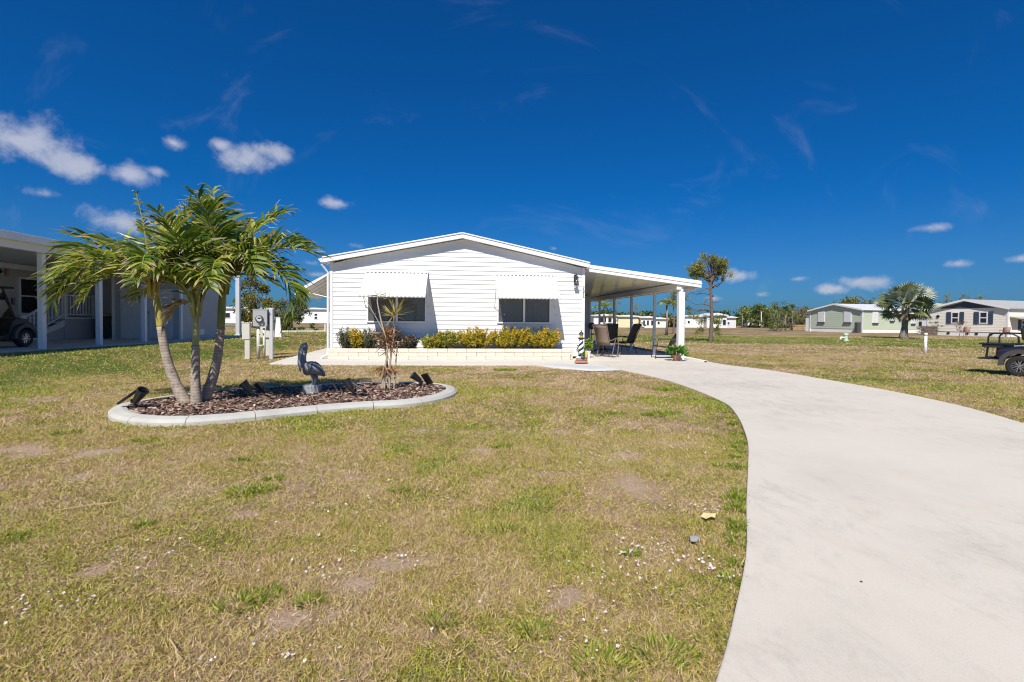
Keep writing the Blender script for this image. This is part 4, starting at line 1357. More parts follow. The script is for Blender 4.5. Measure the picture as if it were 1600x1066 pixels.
def ell(rings, n=14):
    """body of elliptical cross-sections: (centre, ry, rz, tilt)"""
    mb = MB()
    o = 0
    for (c, ra, rb, tx) in rings:
        for k in range(n):
            q = 2 * math.pi * k / n
            mb.v.append((c[0] - math.sin(tx) * rb * math.sin(q), c[1] + ra * math.cos(q), c[2] + math.cos(tx) * rb * math.sin(q)))
    for i in range(len(rings) - 1):
        for k in range(n):
            k2 = (k + 1) % n
            mb.f.append((i * n + k, i * n + k2, (i + 1) * n + k2, (i + 1) * n + k))
    mb.f.append(tuple(range(n))[::-1]); mb.f.append(tuple((len(rings) - 1) * n + k for k in range(n)))
    return mb


# body, breast to tail, with the S-neck carried up at the front
bd = ell([((-.15, 0, .40), .015, .03, 0), ((-.135, 0, .41), .07, .085, .1), ((-.08, 0, .42), .105, .115, .1), ((.0, 0, .425), .115, .12, .05), ((.08, 0, .41), .10, .105, -.1), ((.14, 0, .37), .07, .07, -.3), ((.185, 0, .32), .035, .035, -.6), ((.20, 0, .29), .012, .015, -.8)])
nk = [(-.10, 0, .44), (-.135, 0, .52), (-.135, 0, .62), (-.115, 0, .70), (-.105, 0, .76), (-.115, 0, .81), (-.135, 0, .835)]
cn_ = catmull(nk, 4, False)
bd.tube([tuple(p) for p in cn_], list(np.interp(np.linspace(0, 1, len(cn_)), [0, .25, .6, .8, .9, 1], [.062, .045, .034, .042, .045, .02])), 10)
bd.build('body', M['statue'], PS, smooth=True)
# long bill laid down along the front of the neck
MB().tube([(-.135, 0, .82), (-.165, 0, .77), (-.19, 0, .64), (-.195, 0, .50), (-.185, 0, .36)], [.028, .034, .034, .036, .008], 9).build('bill', M['statue_light'], PS, smooth=True)
for s in (-1, 1):
    MB().lathe([(0, 0), (.022, .004), (.016, .012), (0, .014)], (-.12, s * .036, .79), 10, Matrix.Rotation(R(-90 * s), 4, 'X')).build('face_patch', M['lh_white'], PS, smooth=True)
    MB().lathe([(0, 0), (.007, .002), (.005, .006), (0, .007)], (-.122, s * .050, .795), 8, Matrix.Rotation(R(-90 * s), 4, 'X')).build('eye', M['black'], PS)
    w = MB()
    w.add([(-.09, s * .10, .49), (.02, s * .123, .53), (.12, s * .10, .46), (.205, s * .05, .30), (.08, s * .115, .35), (-.05, s * .118, .38), (.03, s * .135, .44)], [(0, 1, 6), (1, 2, 6), (2, 3, 6), (3, 4, 6), (4, 5, 6), (5, 0, 6)])
    wo = w.build('wing', M['statue'], PS, smooth=True)
    sm = wo.modifiers.new('t', 'SOLIDIFY'); sm.thickness = .018
    MB().lathe([(0, 0), (.062, .004), (.05, .018), (.02, .028), (0, .03)], (.0, s * .118, .455), 12, Matrix.Rotation(R(-90 * s), 4, 'X')).build('shoulder_patch', M['statue_light'], wo, smooth=True)
    MB().tube([(.02, s * .05, .36), (.015, s * .05, .26), (.03, s * .05, .16)], [.034, .02, .016], 8).build('leg', M['statue'], PS, smooth=True)
    MB().add([(.045, s * .05, .158), (-.06, s * .05 - .035, .158), (-.075, s * .05, .158), (-.06, s * .05 + .035, .158), (.03, s * .05, .185)], [(0, 1, 2, 3), (0, 4, 1), (1, 4, 2), (2, 4, 3), (3, 4, 0)]).build('foot', M['statue'], PS)
MB().lathe([(0, 0), (.06, 0), (.05, .12), (.03, .2), (0, .21)], (.045, .0, .155), 8).build('rear_support', M['statue'], PS, smooth=True)

# ------------------------------------------------------------------ solar spotlights


def spotlight(label, loc, rz, tilt_p, tilt_l, s=1.0):
    t = thing('solar_spotlight', label, 'spotlight', loc, rz, 'solar spotlights in the mulch bed')
    t.scale = (1.3, 1.3, 1.3)
    MB().tube([(0, 0, -.04), (0, 0, .07)], [.012, .016], 8).build('stake', M['black'], t)
    MB().box(-.03, .03, -.025, .025, .06, .10).build('hinge', M['black'], t, bevel=.005)
    Mx = Matrix.Translation((-.085, 0, .12)) @ Matrix.Rotation(R(tilt_p), 4, 'Y') @ Matrix.Rotation(R(25), 4, 'X')
    pn_ = MB().box(-.085, .085, -.075, .075, -.012, .012, Mx).build('solar_panel', M['black'], t, bevel=.005)
    for i in range(4):
        MB().box(-.075 + i * .038, -.04 + i * .038, -.065, .065, .0125, .0145, Mx).build('cell', mat_cell, pn_)
    Ml = Matrix.Translation((.06, 0, .14)) @ Matrix.Rotation(R(tilt_l), 4, 'Y')
    ld = MB().lathe([(0, -.07), (.028, -.07), (.035, -.05), (.05, .05), (.056, .075), (.045, .075), (.04, .06), (0, .06)], (0, 0, 0), 14, Ml).build('lamp_head', M['black'], t, smooth=False)
    MB().lathe([(0, .061), (.04, .061), (.04, .066), (0, .066)], (0, 0, 0), 14, Ml).build('lens', M['clear'], ld)


mat_cell = mat('solar_cell', (.012, .02, .06), .12, .2, 20.0)
spotlight('black solar spotlight on the curb at the left tip of the bed', (-5.02, 6.42, .075), R(-12), -30, 40)
spotlight('black solar spotlight between the palm trunks and the pelican', (-3.97, 7.40, .06), R(200), -48, 40)
spotlight('black solar spotlight right of the pelican near the front curb', (-2.50, 7.62, .06), R(165), -28, 35)
spotlight('black solar spotlight right of the dracaena near the rear curb', (-1.64, 8.72, .06), R(200), -58, 50)

# ------------------------------------------------------------------ electric meter pedestal and cream boxes
MP = thing('meter_pedestal', 'grey electric meter box on cream conduit posts in the lawn', 'electric meter', (-7.86, 15.1, 0), R(20))
MB().box(-.20, .20, -.11, .11, 1.03, 1.55).build('meter_box', M['meter'], MP, bevel=.012)
MB().box(-.215, .215, -.12, .125, 1.551, 1.575).build('box_lid', M['meter'], MP)
MB().lathe([(0, 0), (.115, 0), (.115, .03), (.095, .05), (.09, .11), (.06, .135), (0, .14)], (-.02, -.11, 1.27), 20, Matrix.Rotation(R(90), 4, 'X')).build('meter_dome', M['clear'], MP, smooth=True)
MB().lathe([(0, 0), (.08, 0), (.08, .06), (0, .06)], (-.02, -.112, 1.27), 16, Matrix.Rotation(R(90), 4, 'X')).build('meter_dial', M['lh_white'], MP)
MB().box(-.06, .02, -.178, -.174, 1.27, 1.31).build('meter_display', M['black'], MP)
MB().box(.24, .34, .0, .14, .0, 1.6).build('back_post', M['greymetal'], MP, bevel=.006)
MB().box(.14, .36, .12, .3, .9, 1.62).build('rear_cabinet', M['meter'], MP, bevel=.01)
MB().tube([(-.06, 0, 0), (-.06, 0, 1.03)], .052, 12).build('conduit', M['cream'], MP, smooth=True)
MB().tube([(.10, 0, 0), (.10, 0, .98)], .036, 12).build('conduit', M['cream'], MP, smooth=True)
for zz in (.42, .80):
    MB().tube([(.02, 0, zz), (.02, 0, zz + .04)], .09, 10).build('strap', M['cream'], MP)
CPED = thing('cream_utility_pedestal', 'narrow cream utility pedestal left of the electric meter', 'utility box', (-8.32, 15.2, 0), R(18))
MB().box(-.07, .07, -.07, .07, 0, .66).build('stem', M['cream'], CPED, bevel=.008)
MB().box(-.14, .075, -.09, .09, .62, 1.12).build('cabinet', M['cream'], CPED, bevel=.012)
MB().box(-.145, .08, -.095, .095, 1.121, 1.145).build('cap', M['cream'], CPED, bevel=.004)
RPED = thing('cream_cable_box', 'square cream cable box behind the electric meter', 'utility box', (-8.45, 16.7, 0), R(18))
MB().box(-.21, .21, -.1, .1, .62, 1.12).build('cabinet', M['cream'], RPED, bevel=.012)
MB().box(-.05, .05, -.05, .05, 0, .62).build('stem', M['cream'], RPED)
PED3 = thing('pale_cable_marker', 'pale leaning cable marker beyond the electric meter', 'utility marker', (-11.6, 24.0, .30), R(10))
MB().add([(-.17, -.1, 0), (.17, -.1, 0), (.17, .1, 0), (-.17, .1, 0), (-.10, -.06, 1.0), (.09, -.06, 1.0), (.09, .06, 1.0), (-.10, .06, 1.0)], [(0, 3, 2, 1), (4, 5, 6, 7), (0, 1, 5, 4), (1, 2, 6, 5), (2, 3, 7, 6), (3, 0, 4, 7)]).build('case', M['n_trim'], PED3, bevel=.02)
MB().box(-.11, .10, -.07, .07, 1.001, 1.05).build('cap', M['cream'], PED3)
FP = thing('grey_light_post', 'tall plain grey post on the lawn behind the right palm', 'post', (-14.5, 25.6, .36), A)
MB().box(-.10, .10, -.10, .10, 0, 3.1).build('shaft', M['greymetal'], FP, bevel=.01)
MB().box(-.16, .16, -.16, .16, 0, .05).build('foot', M['greymetal'], FP)
MB().box(-.14, .14, -.14, .14, 3.101, 3.15).build('cap', M['greymetal'], FP)

# ------------------------------------------------------------------ neighbour's house with carport (left)
NZ = .40
NH = thing('neighbour_house', 'blue-grey neighbour house with shaded carport at the left edge', 'house', (-12.86, 13.24, NZ), A)
WALLU = -5.0        # side wall of the house, in its frame
MB().box(WALLU - .2, WALLU - .02, -7, 9, 0, 3.1).build('side_wall', M['n_wall'], NH)
nb = MB().add([(-.002, 0, 0), (-.002, 1, 0), (.025, 1, 0), (.025, 0, 0), (-.002, 0, .125), (-.002, 1, .125), (.004, 1, .125), (.004, 0, .125)], [(0, 1, 2, 3), (4, 7, 6, 5), (0, 4, 5, 1), (1, 5, 6, 2), (2, 6, 7, 3), (3, 7, 4, 0)]).mesh('siding_board', M['n_wall'])
for k in range(26):
    link('siding_board', nb, NH, (WALLU - .018, -6.5, .04 + k * .117), (0, 0, 0), (1, 15.4, 1))


def nwindow(v0, v1, z0, z1):
    u = WALLU + .012
    f = MB().box(u - .02, u + .05, v0, v1, z1 - .07, z1).box(u - .02, u + .05, v0, v1, z0, z0 + .07).box(u - .02, u + .05, v0, v0 + .07, z0 + .07, z1 - .07).box(u - .02, u + .05, v1 - .07, v1, z0 + .07, z1 - .07).box(u - .02, u + .045, v0 + .07, v1 - .07, (z0 + z1) / 2 - .025, (z0 + z1) / 2 + .025)
    fo = f.build('window_frame', M['n_trim'], NH)
    for (a, b) in ((z0 + .07, (z0 + z1) / 2 - .025), ((z0 + z1) / 2 + .025, z1 - .07)):
        MB().box(u + .02, u + .03, v0 + .071, v1 - .071, a + .001, b - .001).build('pane', M['room_black'], fo)


nwindow(5.2, 6.4, .95, 2.35); nwindow(7.75, 8.55, .95, 2.35)
dr_ = MB().box(WALLU + .012, WALLU + .06, 6.6, 7.5, .75, 2.5).build('house_door', M['n_trim'], NH, bevel=.006)
MB().box(WALLU + .061, WALLU + .075, 6.8, 7.3, 1.5, 2.3).build('door_pane', M['room_black'], dr_)
# carport roof
MB().box(WALLU - .4, .25, -5.5, 9.6, 2.86, 2.98).build('carport_roof', M['n_trim'], NH)
MB().box(.251, .31, -5.5, 9.6, 2.80, 3.0).build('roof_fascia', M['n_trim'], NH, bevel=.006)
MB().box(-.05, .11, -5.4, 6.3, 2.62, 2.858).build('beam', M['n_trim'], NH)
MB().box(WALLU + .03, WALLU + .10, -5.4, 9.0, 2.62, 2.80).build('wall_ledger', M['n_trim'], NH)
for v in (-4.0, -.02, 2.05, 4.2):
    MB().box(-.065, .065, v - .065, v + .065, 0, 2.62).build('post', M['n_trim'], NH, bevel=.006)
# storage room closing the back of the carport
sx0, sx1, sv = -2.62, -.05, 6.55
MB().box(sx0 + .02, sx1 - .02, sv + .02, sv + 3.3, -.02, 2.84).build('storage_wall', M['n_wall'], NH)
MB().box(WALLU, sx0 + .0, sv + .9, sv + 1.0, -.02, 2.84).build('recess_wall', M['n_dark'], NH)
fbm = MB().add([(0, -.022, 0), (1, -.022, 0), (1, .02, 0), (0, .02, 0), (0, -.003, .125), (1, -.003, .125), (1, .02, .125), (0, .02, .125)], [(0, 3, 2, 1), (4, 5, 6, 7), (0, 1, 5, 4), (1, 2, 6, 5), (2, 3, 7, 6), (3, 0, 4, 7)]).mesh('front_siding_board', M['n_wall'])
for k in range(24):
    link('siding_board', fbm, NH, (sx0 + .04, sv, .0 + k * .117), (0, 0, 0), (sx1 - sx0 - .08, 1, 1))
    link('siding_board', nb, NH, (sx1 - .022, sv + .06, .0 + k * .117), (0, 0, 0), (1, 3.2, 1))
    link('siding_board', fbm, NH, (WALLU + .04, sv + .88, .0 + k * .117), (0, 0, 0), (sx0 - WALLU - .04, 1, 1)).data = fbm
MB().box(sx0 - .03, sx0 + .06, sv - .04, sv + .03, -.02, 2.8).build('corner_trim', M['n_trim'], NH)
MB().box(sx1 - .05, sx1 + .035, sv - .04, sv + .07, -.02, 2.8).build('corner_trim', M['n_trim'], NH)
for (a, b) in ((-2.32, -1.34), (-1.32, -.34)):
    d_ = MB().box(a, b, sv - .05, sv - .02, .02, 2.05).build('storage_door', M['n_door'], NH, bevel=.006)
    for k in range(5):
        MB().box(a + .07 + k * .18, a + .18 + k * .18, sv - .058, sv - .051, .10, 1.97).build('door_plank', M['n_door'], d_, bevel=.004)
    MB().box((b - .10) if a < -2 else (a + .05), (b - .05) if a < -2 else (a + .10), sv - .09, sv - .058, 1.0, 1.12).build('handle', M['chrome'], d_)
MB().box(sx1 - .02, sx1 + .02, sv + 1.4, sv + 1.75, .14, .38).build('vent', M['n_trim'], NH)
# sea turtle ornament on the shaded wall
ST = thing('turtle_ornament', 'black metal sea turtle hung on the neighbour wall', 'wall ornament', (-12.86 + math.cos(A) * (WALLU + .05) - math.sin(A) * 4.05, 13.24 + math.sin(A) * (WALLU + .05) + math.cos(A) * 4.05, 2.78), A)


def plate(name, pts, t0, t1, parent):
    return MB().prism(pts, t0, t1, 'x').build(name, M['black'], parent)


c_ = [(.24 * math.cos(a_) * .95, .30 * math.sin(a_)) for a_ in np.linspace(0, 2 * math.pi, 18, endpoint=False)]
plate('shell', c_, .0, .05, ST)
plate('head', [(.10 * math.cos(a_), .36 + .11 * math.sin(a_)) for a_ in np.linspace(0, 2 * math.pi, 10, endpoint=False)], .002, .04, ST)
for s in (-1, 1):
    plate('front_flipper', [(s * .16, .22), (s * .34, .26), (s * .50, .10), (s * .44, .04), (s * .32, .12), (s * .2, .08)][::s], .004, .03, ST)
    plate('rear_flipper', [(s * .12, -.24), (s * .24, -.22), (s * .26, -.42), (s * .16, -.44)][::s], .004, .03, ST)
plate('tail', [(-.04, -.28), (.04, -.28), (0, -.42)], .006, .026, ST)
MB().box(0, .02, -.05, .05, 0, .3).build('plaque', M['clay'], NH, (WALLU + .03, 4.75, 2.35))

# porch steps with railing
PSX = thing('porch_steps', 'grey-white porch steps with baluster railing at the neighbour door', 'steps', (-12.86 + math.cos(A) * -3.75 - math.sin(A) * 3.9, 13.24 + math.sin(A) * -3.75 + math.cos(A) * 3.9, NZ), A)
LZ, SL, LL = .86, 1.75, 1.5     # landing height, stair run, landing length
MB().box(-1.25, -.04, SL, SL + LL, 0, LZ - .06).build('landing_skirt', M['n_wall'], PSX)
for k in range(6):
    MB().box(-.039, -.018, SL + .02, SL + LL, .03 + k * .125, .145 + k * .125).build('skirt_board', M['n_wall'], PSX, bevel=.004)
MB().box(-1.3, .03, SL - .02, SL + LL + .03, LZ - .06, LZ).build('landing_deck', M['n_trim'], PSX, bevel=.005)
ns = 5
for k in range(ns - 1):
    MB().box(-1.2, -.05, SL * k / (ns - 1) , SL * (k + 1) / (ns - 1) + .02, LZ * (k + 1) / ns - .04, LZ * (k + 1) / ns).build('step', M['n_trim'], PSX)
for u in (-.0, -1.25):
    MB().prism([(-.1, 0), (SL, LZ - .1), (SL, LZ - .34), (.25, 0)], u - .045, u + .0, 'x').build('stringer', M['n_trim'], PSX)
MB().prism([(.36, 0), (SL, LZ - .36), (SL, 0)], -.06, -.046, 'x').build('stair_skirt', M['n_wall'], PSX)
RH = .86


def rail(u, y0, z0, y1, z1, nb_):
    MB().prism([(y0, z0 + RH - .04), (y1, z1 + RH - .04), (y1, z1 + RH + .02), (y0, z0 + RH + .02)], u - .035, u + .035, 'x').build('handrail', M['n_trim'], PSX)
    MB().prism([(y0, z0 + .08), (y1, z1 + .08), (y1, z1 + .13), (y0, z0 + .13)], u - .022, u + .022, 'x').build('bottom_rail', M['n_trim'], PSX)
    for i in range(nb_):
        s = (i + .5) / nb_
        y = y0 + (y1 - y0) * s; zz = z0 + (z1 - z0) * s
        MB().box(u - .017, u + .017, y - .017, y + .017, zz + .12, zz + RH - .03).build('baluster', M['n_trim'], PSX)


rail(0, 0.05, .0, SL - .04, LZ, 11)
rail(0, SL + .04, LZ, SL + LL - .04, LZ, 9)
for y, zz in ((0, 0), (SL, LZ), (SL + LL - .02, LZ)):
    MB().box(-.05, .05, y - .05, y + .05, max(zz - .06, 0), zz + RH + .07).build('newel_post', M['n_trim'], PSX, bevel=.005)
# wheelie bin
WB = thing('wheelie_bin', 'dark green wheelie bin with yellow lid beside the porch steps', 'bin', (-16.65, 20.0, NZ), A + R(20))
MB().add([(-.22, -.25, .08), (.22, -.25, .08), (.22, .25, .08), (-.22, .25, .08), (-.29, -.33, .92), (.29, -.33, .92), (.29, .33, .92), (-.29, .33, .92)], [(0, 3, 2, 1), (4, 5, 6, 7), (0, 1, 5, 4), (1, 2, 6, 5), (2, 3, 7, 6), (3, 0, 4, 7)]).build('body', M['green_bin'], WB, bevel=.02)
MB().add([(-.31, -.36, .925), (.31, -.36, .925), (.31, .36, .925), (-.31, .36, .925), (-.27, -.3, 1.01), (.27, -.3, 1.01), (.27, .36, 1.03), (-.27, .36, 1.03)], [(0, 3, 2, 1), (4, 5, 6, 7), (0, 1, 5, 4), (1, 2, 6, 5), (2, 3, 7, 6), (3, 0, 4, 7)]).build('lid', M['yellow_lid'], WB, bevel=.015)
for s in (-1, 1):
    MB().lathe([(0, -.025), (.1, -.025), (.1, .025), (0, .025)], (s * .24, .26, .1), 14, Matrix.Rotation(R(90), 4, 'Y')).build('wheel', M['rubber'], WB)
MB().tube([(-.22, .4, .92), (.22, .4, .92)], .018, 8).build('handle', M['green_bin'], WB)


# ------------------------------------------------------------------ golf carts
def golf_cart(label, loc, rz, body_m, rear_deck=True, roof=True, lod=0):
    """faces local +X, rear axle over the origin"""
    t = thing('golf_cart', label, 'golf cart', loc, rz)
    wb, hw_, r = 1.65, .50, .255
    for x in (0, wb):
        for s in (-1, 1):
            y = s * hw_
            w = MB().lathe([(.155, -.09), (.225, -.09), (r, -.06), (r, .06), (.225, .09), (.155, .09), (.15, 0)], (0, 0, 0), 28, Matrix.Rotation(R(90), 4, 'X')).build('wheel', M['rubber'], t, (x, y, r), smooth=False)
            MB().lathe([(.154, -.075), (.154, .075), (.135, .075), (.135, -.075)], (0, 0, 0), 28, Matrix.Rotation(R(90), 4, 'X')).build('rim', M['fender'], w)
            MB().lathe([(0, -.02), (.150, -.02), (.150, .02), (0, .02)], (0, s * .0, 0), 24, Matrix.Rotation(R(90), 4, 'X')).build('rim_disc', M['black'], w)
            sp = MB()
            for k in range(7):
                a0 = 2 * math.pi * k / 7 + .3
                for da in (-.2, .2):
                    Mx = Matrix.Rotation(a0, 4, 'Y')
                    p0 = Mx @ Vector((0.03, s * .062, 0)); p1 = Matrix.Rotation(a0 + da, 4, 'Y') @ Vector((.145, s * .07, 0))
                    sp.tube([p0, p1], [.012, .010], 5)
            sp.lathe([(0, 0), (.032, 0), (.026, .012), (0, .014)], (0, s * .062, 0), 12, Matrix.Rotation(R(-90 * s), 4, 'X'))
            sp.build('spokes', M['chrome'], w)
    # hull: side profile extruded across, with wheel arches
    prof = [(-.42, .42), (-.44, .62), (-.36, .72), (.10, .76), (.42, .72), (.50, .40), (1.02, .34), (1.22, .42), (1.30, .74), (1.45, .86), (1.80, .80), (2.02, .62), (2.06, .42), (1.98, .34), (1.95, .42), (1.85, .55), (1.65, .60), (1.45, .55), (1.33, .40), (1.22, .27), (.40, .27), (.30, .44), (.2, .54), (0, .58), (-.2, .54), (-.31, .42)]
    MB().prism(prof, -.52, .52).build('body', body_m, t, bevel=.03)
    for s in (-1, 1):
        for x in (0, wb):
            pts = [(x + .285 * math.cos(a_), r + .03 + .285 * math.sin(a_)) for a_ in np.linspace(-.1, math.pi + .1, 14)] + [(x + .385 * math.cos(a_), r + .03 + .385 * math.sin(a_)) for a_ in np.linspace(math.pi + .1, -.1, 14)]
            MB().prism(pts, min(s * .50, s * .61), max(s * .50, s * .61)).build('fender', M['fender'], t)
    MB().box(.42, 1.28, -.5, .5, .27, .33).build('floor', M['black'], t)
    MB().box(.12, .60, -.50, .50, .765, .89).build('seat', M['dark'], t, bevel=.04)
    MB().box(-.06, .06, -.5, .5, .90, 1.22, Matrix.Translation((.2, 0, 0)) @ Matrix.Rotation(R(-8), 4, 'Y')).build('backrest', M['dark'], t, bevel=.04)
    MB().tube([(1.30, .25, .80), (1.05, .25, 1.02)], .02, 8).build('steering_column', M['black'], t)
    MB().lathe([(.15, -.012), (.175, -.012), (.175, .012), (.15, .012)], (1.03, .25, 1.04), 20, Matrix.Rotation(R(-52), 4, 'Y')).build('steering_wheel', M['black'], t)
    for s in (-1, 1):
        MB().lathe([(0, 0), (.07, 0), (.06, .03), (0, .04)], (2.0, s * .36, .60), 12, Matrix.Rotation(R(75), 4, 'Y')).build('headlight', M['clear'], t)
        MB().box(-.452, -.43, s * .42 - .05, s * .42 + .05, .52, .62).build('tail_light', M['red'], t)
    MB().box(2.0, 2.1, -.5, .5, .34, .42).build('bumper', M['black'], t, bevel=.015)
    if roof:
        for s in (-1, 1):
            MB().tube([(1.42, s * .48, .84), (1.20, s * .47, 1.40), (1.08, s * .46, 1.67)], .022, 8).build('front_strut', M['black'], t)
            MB().tube([(-.20, s * .48, .74), (-.28, s * .47, 1.30), (-.24, s * .46, 1.67)], .022, 8).build('rear_strut', M['black'], t)
        MB().box(-.55, 1.32, -.58, .58, 1.66, 1.72).build('roof', M['black'], t, bevel=.03)
        MB().add([(1.41, -.45, .86), (1.41, .45, .86), (1.09, .44, 1.65), (1.09, -.44, 1.65)], [(0, 1, 2, 3)]).build('windshield', M['clear'], t)
        MB().box(1.16, 1.24, -.66, -.60, 1.22, 1.40).build('mirror', M['black'], t, bevel=.01)
    if rear_deck:
        MB().box(-.78, -.10, -.48, .48, .735 + .03, .80).build('rear_seat_deck', M['black'], t, bevel=.015)
        MB().box(-.72, -.32, -.46, .46, .69, .764).build('rear_seat_frame', M['dark'], t)
        for s in (-1, 1):
            MB().tube([(-.60, s * .46, .80), (-.60, s * .46, .96), (-.56, s * .46, 1.03), (-.48, s * .46, 1.06), (-.16, s * .46, 1.05), (-.05, s * .46, .98), (-.04, s * .46, .78)], .020, 8).build('grab_rail', M['black'], t)
            MB().tube([(-.61, s * .42, .76), (-.64, s * .42, .42)], .024, 8).build('footrest_arm', M['black'], t)
            MB().tube([(-.36, s * .3, .42), (-.66, s * .3, .41)], .026, 8).build('frame_rail', M['black'], t)
        MB().box(-.80, -.40, -.46, .46, .385, .42).build('footrest', M['black'], t, bevel=.008)
    return t


golf_cart('navy golf cart with rear seat deck parked on the right lawn', (13.0, 12.2, 0.0), R(-58), M['navy'], True, False)
golf_cart('dark golf cart with roof parked in the shaded neighbour carport', (-14.55, 12.35, NZ), R(95.5), M['black'], False, True)

# ------------------------------------------------------------------ small things out on the lawns
t = thing('pvc_stake', 'short white plastic pipe standing alone in the right lawn', 'marker post', (17.55, 20.5, 0))
MB().tube([(0, 0, -.1), (.01, 0, .78)], .055, 12).build('pipe', M['pvc'], t, smooth=True)
MB().lathe([(0, .78), (.066, .78), (.066, .86), (.05, .885), (0, .89)], (.01, 0, 0), 12).build('cap', M['pvc'], t, smooth=True)
t = thing('irrigation_standpipe', 'pale green utility standpipe in the lawn before the sage house', 'standpipe', (23.5, 34.0, 0), .3)
MB().lathe([(0, 0), (.2, 0), (.2, .06), (.13, .1), (.13, .42), (.17, .44), (.15, .54), (0, .58)], n=14).build('barrel', M['hydrant'], t)
MB().tube([(-.5, 0, .06), (-.5, 0, .2), (-.42, 0, .26), (-.1, 0, .2)], .07, 8).build('elbow', M['pvc'], t, smooth=True)
t = thing('fallen_leaf', 'curled tan fallen leaf on the lawn near the driveway edge', 'leaf', (1.29, 3.11, .035), .4)
MB().add([(-.05, -.022, .0), (-.02, -.034, .014), (.02, -.03, .0), (.055, 0, .012), (.02, .03, .004), (-.02, .03, .018), (-.05, .02, 0), (0, 0, .02)], [(i, (i + 1) % 7, 7) for i in range(7)]).build('blade', M['leafdry'], t)
MB().tube([(.05, 0, .012), (.085, .01, .008)], .002, 4).build('stalk', M['leafdry'], t)
t = thing('stone_chip', 'small flat grey stone chip lying in the lawn flowers', 'stone', (1.07, 2.80, .02), .2)
MB().prism([(-.03, -.016), (.005, -.03), (.036, -.008), (.028, .02), (-.01, .026)], 0, .018, 'z').build('chip', M['scrap'], t, bevel=.004)
for lab, p0, p1 in (('longest dry straw stalk lying on the left side of the lawn', (-2.98, 3.13, .03), (-2.66, 3.30, .035)), ('short dry stalk lying near the bottom of the lawn', (-1.34, 1.88, .03), (-1.22, 1.76, .03))):
    t = thing('dry_stalk', lab, 'stalk', p0)
    d = Vector(p1) - Vector(p0)
    MB().tube([(0, 0, 0), tuple(d * .5 + Vector((.003, .003, .006))), tuple(d)], [.0035, .003, .001], 5).build('stem', M['straw'], t)
    MB().tube([tuple(d * .6), tuple(d * .85 + Vector((.03, -.015, .004)))], [.003, .001], 4).build('side_shoot', M['straw'], t)
t = thing('pebble', 'tiny dark pebble on the pale driveway', 'pebble', (1.72, 2.34, .03))
MB().lathe([(0, 0), (.005, .001), (.006, .004), (.003, .006), (0, .006)], n=7).build('stone', M['dark'], t)


# ------------------------------------------------------------------ trees
def crown_leaves(centres, radii, per, L_, W_, seed, up=.2):
    rg = np.random.default_rng(seed)
    out = []; rn = []
    for c, r in zip(centres, radii):
        n = per
        d = unit(rg.normal(size=(n, 3)))
        P = np.array(c) + d * (r * rg.random((n, 1)) ** .45) * np.array([1, 1, .8])
        out.append(leaf_quads(P, L_, W_, up, rg)); rn.append(np.clip(rg.random(n) * .6 + .4 * rg.random(), 0, 1))
    return np.concatenate(out), np.concatenate(rn)


def broad_tree(name, label, loc, h, w, lm, seed, trunk_h=.35, clumps=16, per=70, leaf=.22, bark='greybark', group=None, trunks=1, cat='tree', low=.0):
    rg = np.random.default_rng(seed)
    t = thing(name, label, cat, loc, 0, group)
    cs = []; rs = []
    mb = MB()
    for k in range(trunks):
        off = np.array([rg.normal() * .15 * w * (trunks > 1), rg.normal() * .1 * w * (trunks > 1), 0])
        top = off + np.array([rg.normal() * .08 * h, rg.normal() * .08 * h, h * .62])
        mid = (off + top) / 2 + np.array([rg.normal() * .03 * h, 0, 0])
        mb.tube([tuple(off), tuple(mid), tuple(top)], [.035 * h * .6 / max(1, trunks ** .5), .022 * h * .6, .01 * h * .6], 7)
        for i in range(clumps // trunks):
            a = rg.uniform(0, 2 * math.pi); q = rg.random() ** .5
            zz = h * (trunk_h + low + (1 - trunk_h - low) * rg.random() ** .85)
            env = math.sin(math.pi * min(1, max(.12, (zz / h - trunk_h * .7) / (1.08 - trunk_h * .7)))) ** .6
            c = np.array([math.cos(a) * q * w / 2 * env, math.sin(a) * q * w / 2 * env, zz]) + off * .5
            cs.append(c); rs.append(w * rg.uniform(.10, .20))
            b = mid * (1 - .5 * zz / h) + top * (.5 * zz / h)
            mb.tube([tuple(b), tuple((b + c) / 2 + np.array([0, 0, -.03 * h])), tuple(c)], [.010 * h * .6, .006 * h * .6, .003 * h * .6], 5)
    mb.build('trunk', M[bark], t, smooth=True)
    V, rn = crown_leaves(cs, rs, per, leaf, leaf * .55, seed)
    link('crown', np_mesh('crown', V, lm, {'rnd': rn}), t)
    return t


G1 = leaf_mat('tree_leaf_mid', [(0, (.035, .06, .018)), (.5, (.085, .135, .03)), (1, (.18, .23, .06))], .5, .25)
G2 = leaf_mat('tree_leaf_yellow', [(0, (.08, .09, .018)), (.5, (.20, .19, .035)), (1, (.38, .32, .05))], .5, .3)
G3 = leaf_mat('tree_leaf_olive', [(0, (.055, .085, .02)), (.5, (.135, .18, .04)), (1, (.28, .30, .085))], .5, .25)
G4 = leaf_mat('tree_leaf_dry', [(0, (.12, .085, .055)), (.5, (.20, .15, .10)), (1, (.30, .24, .17))], .6, .2)
G5 = leaf_mat('pine_needle', [(0, (.08, .11, .025)), (.5, (.22, .23, .04)), (1, (.44, .38, .08))], .5, .2)


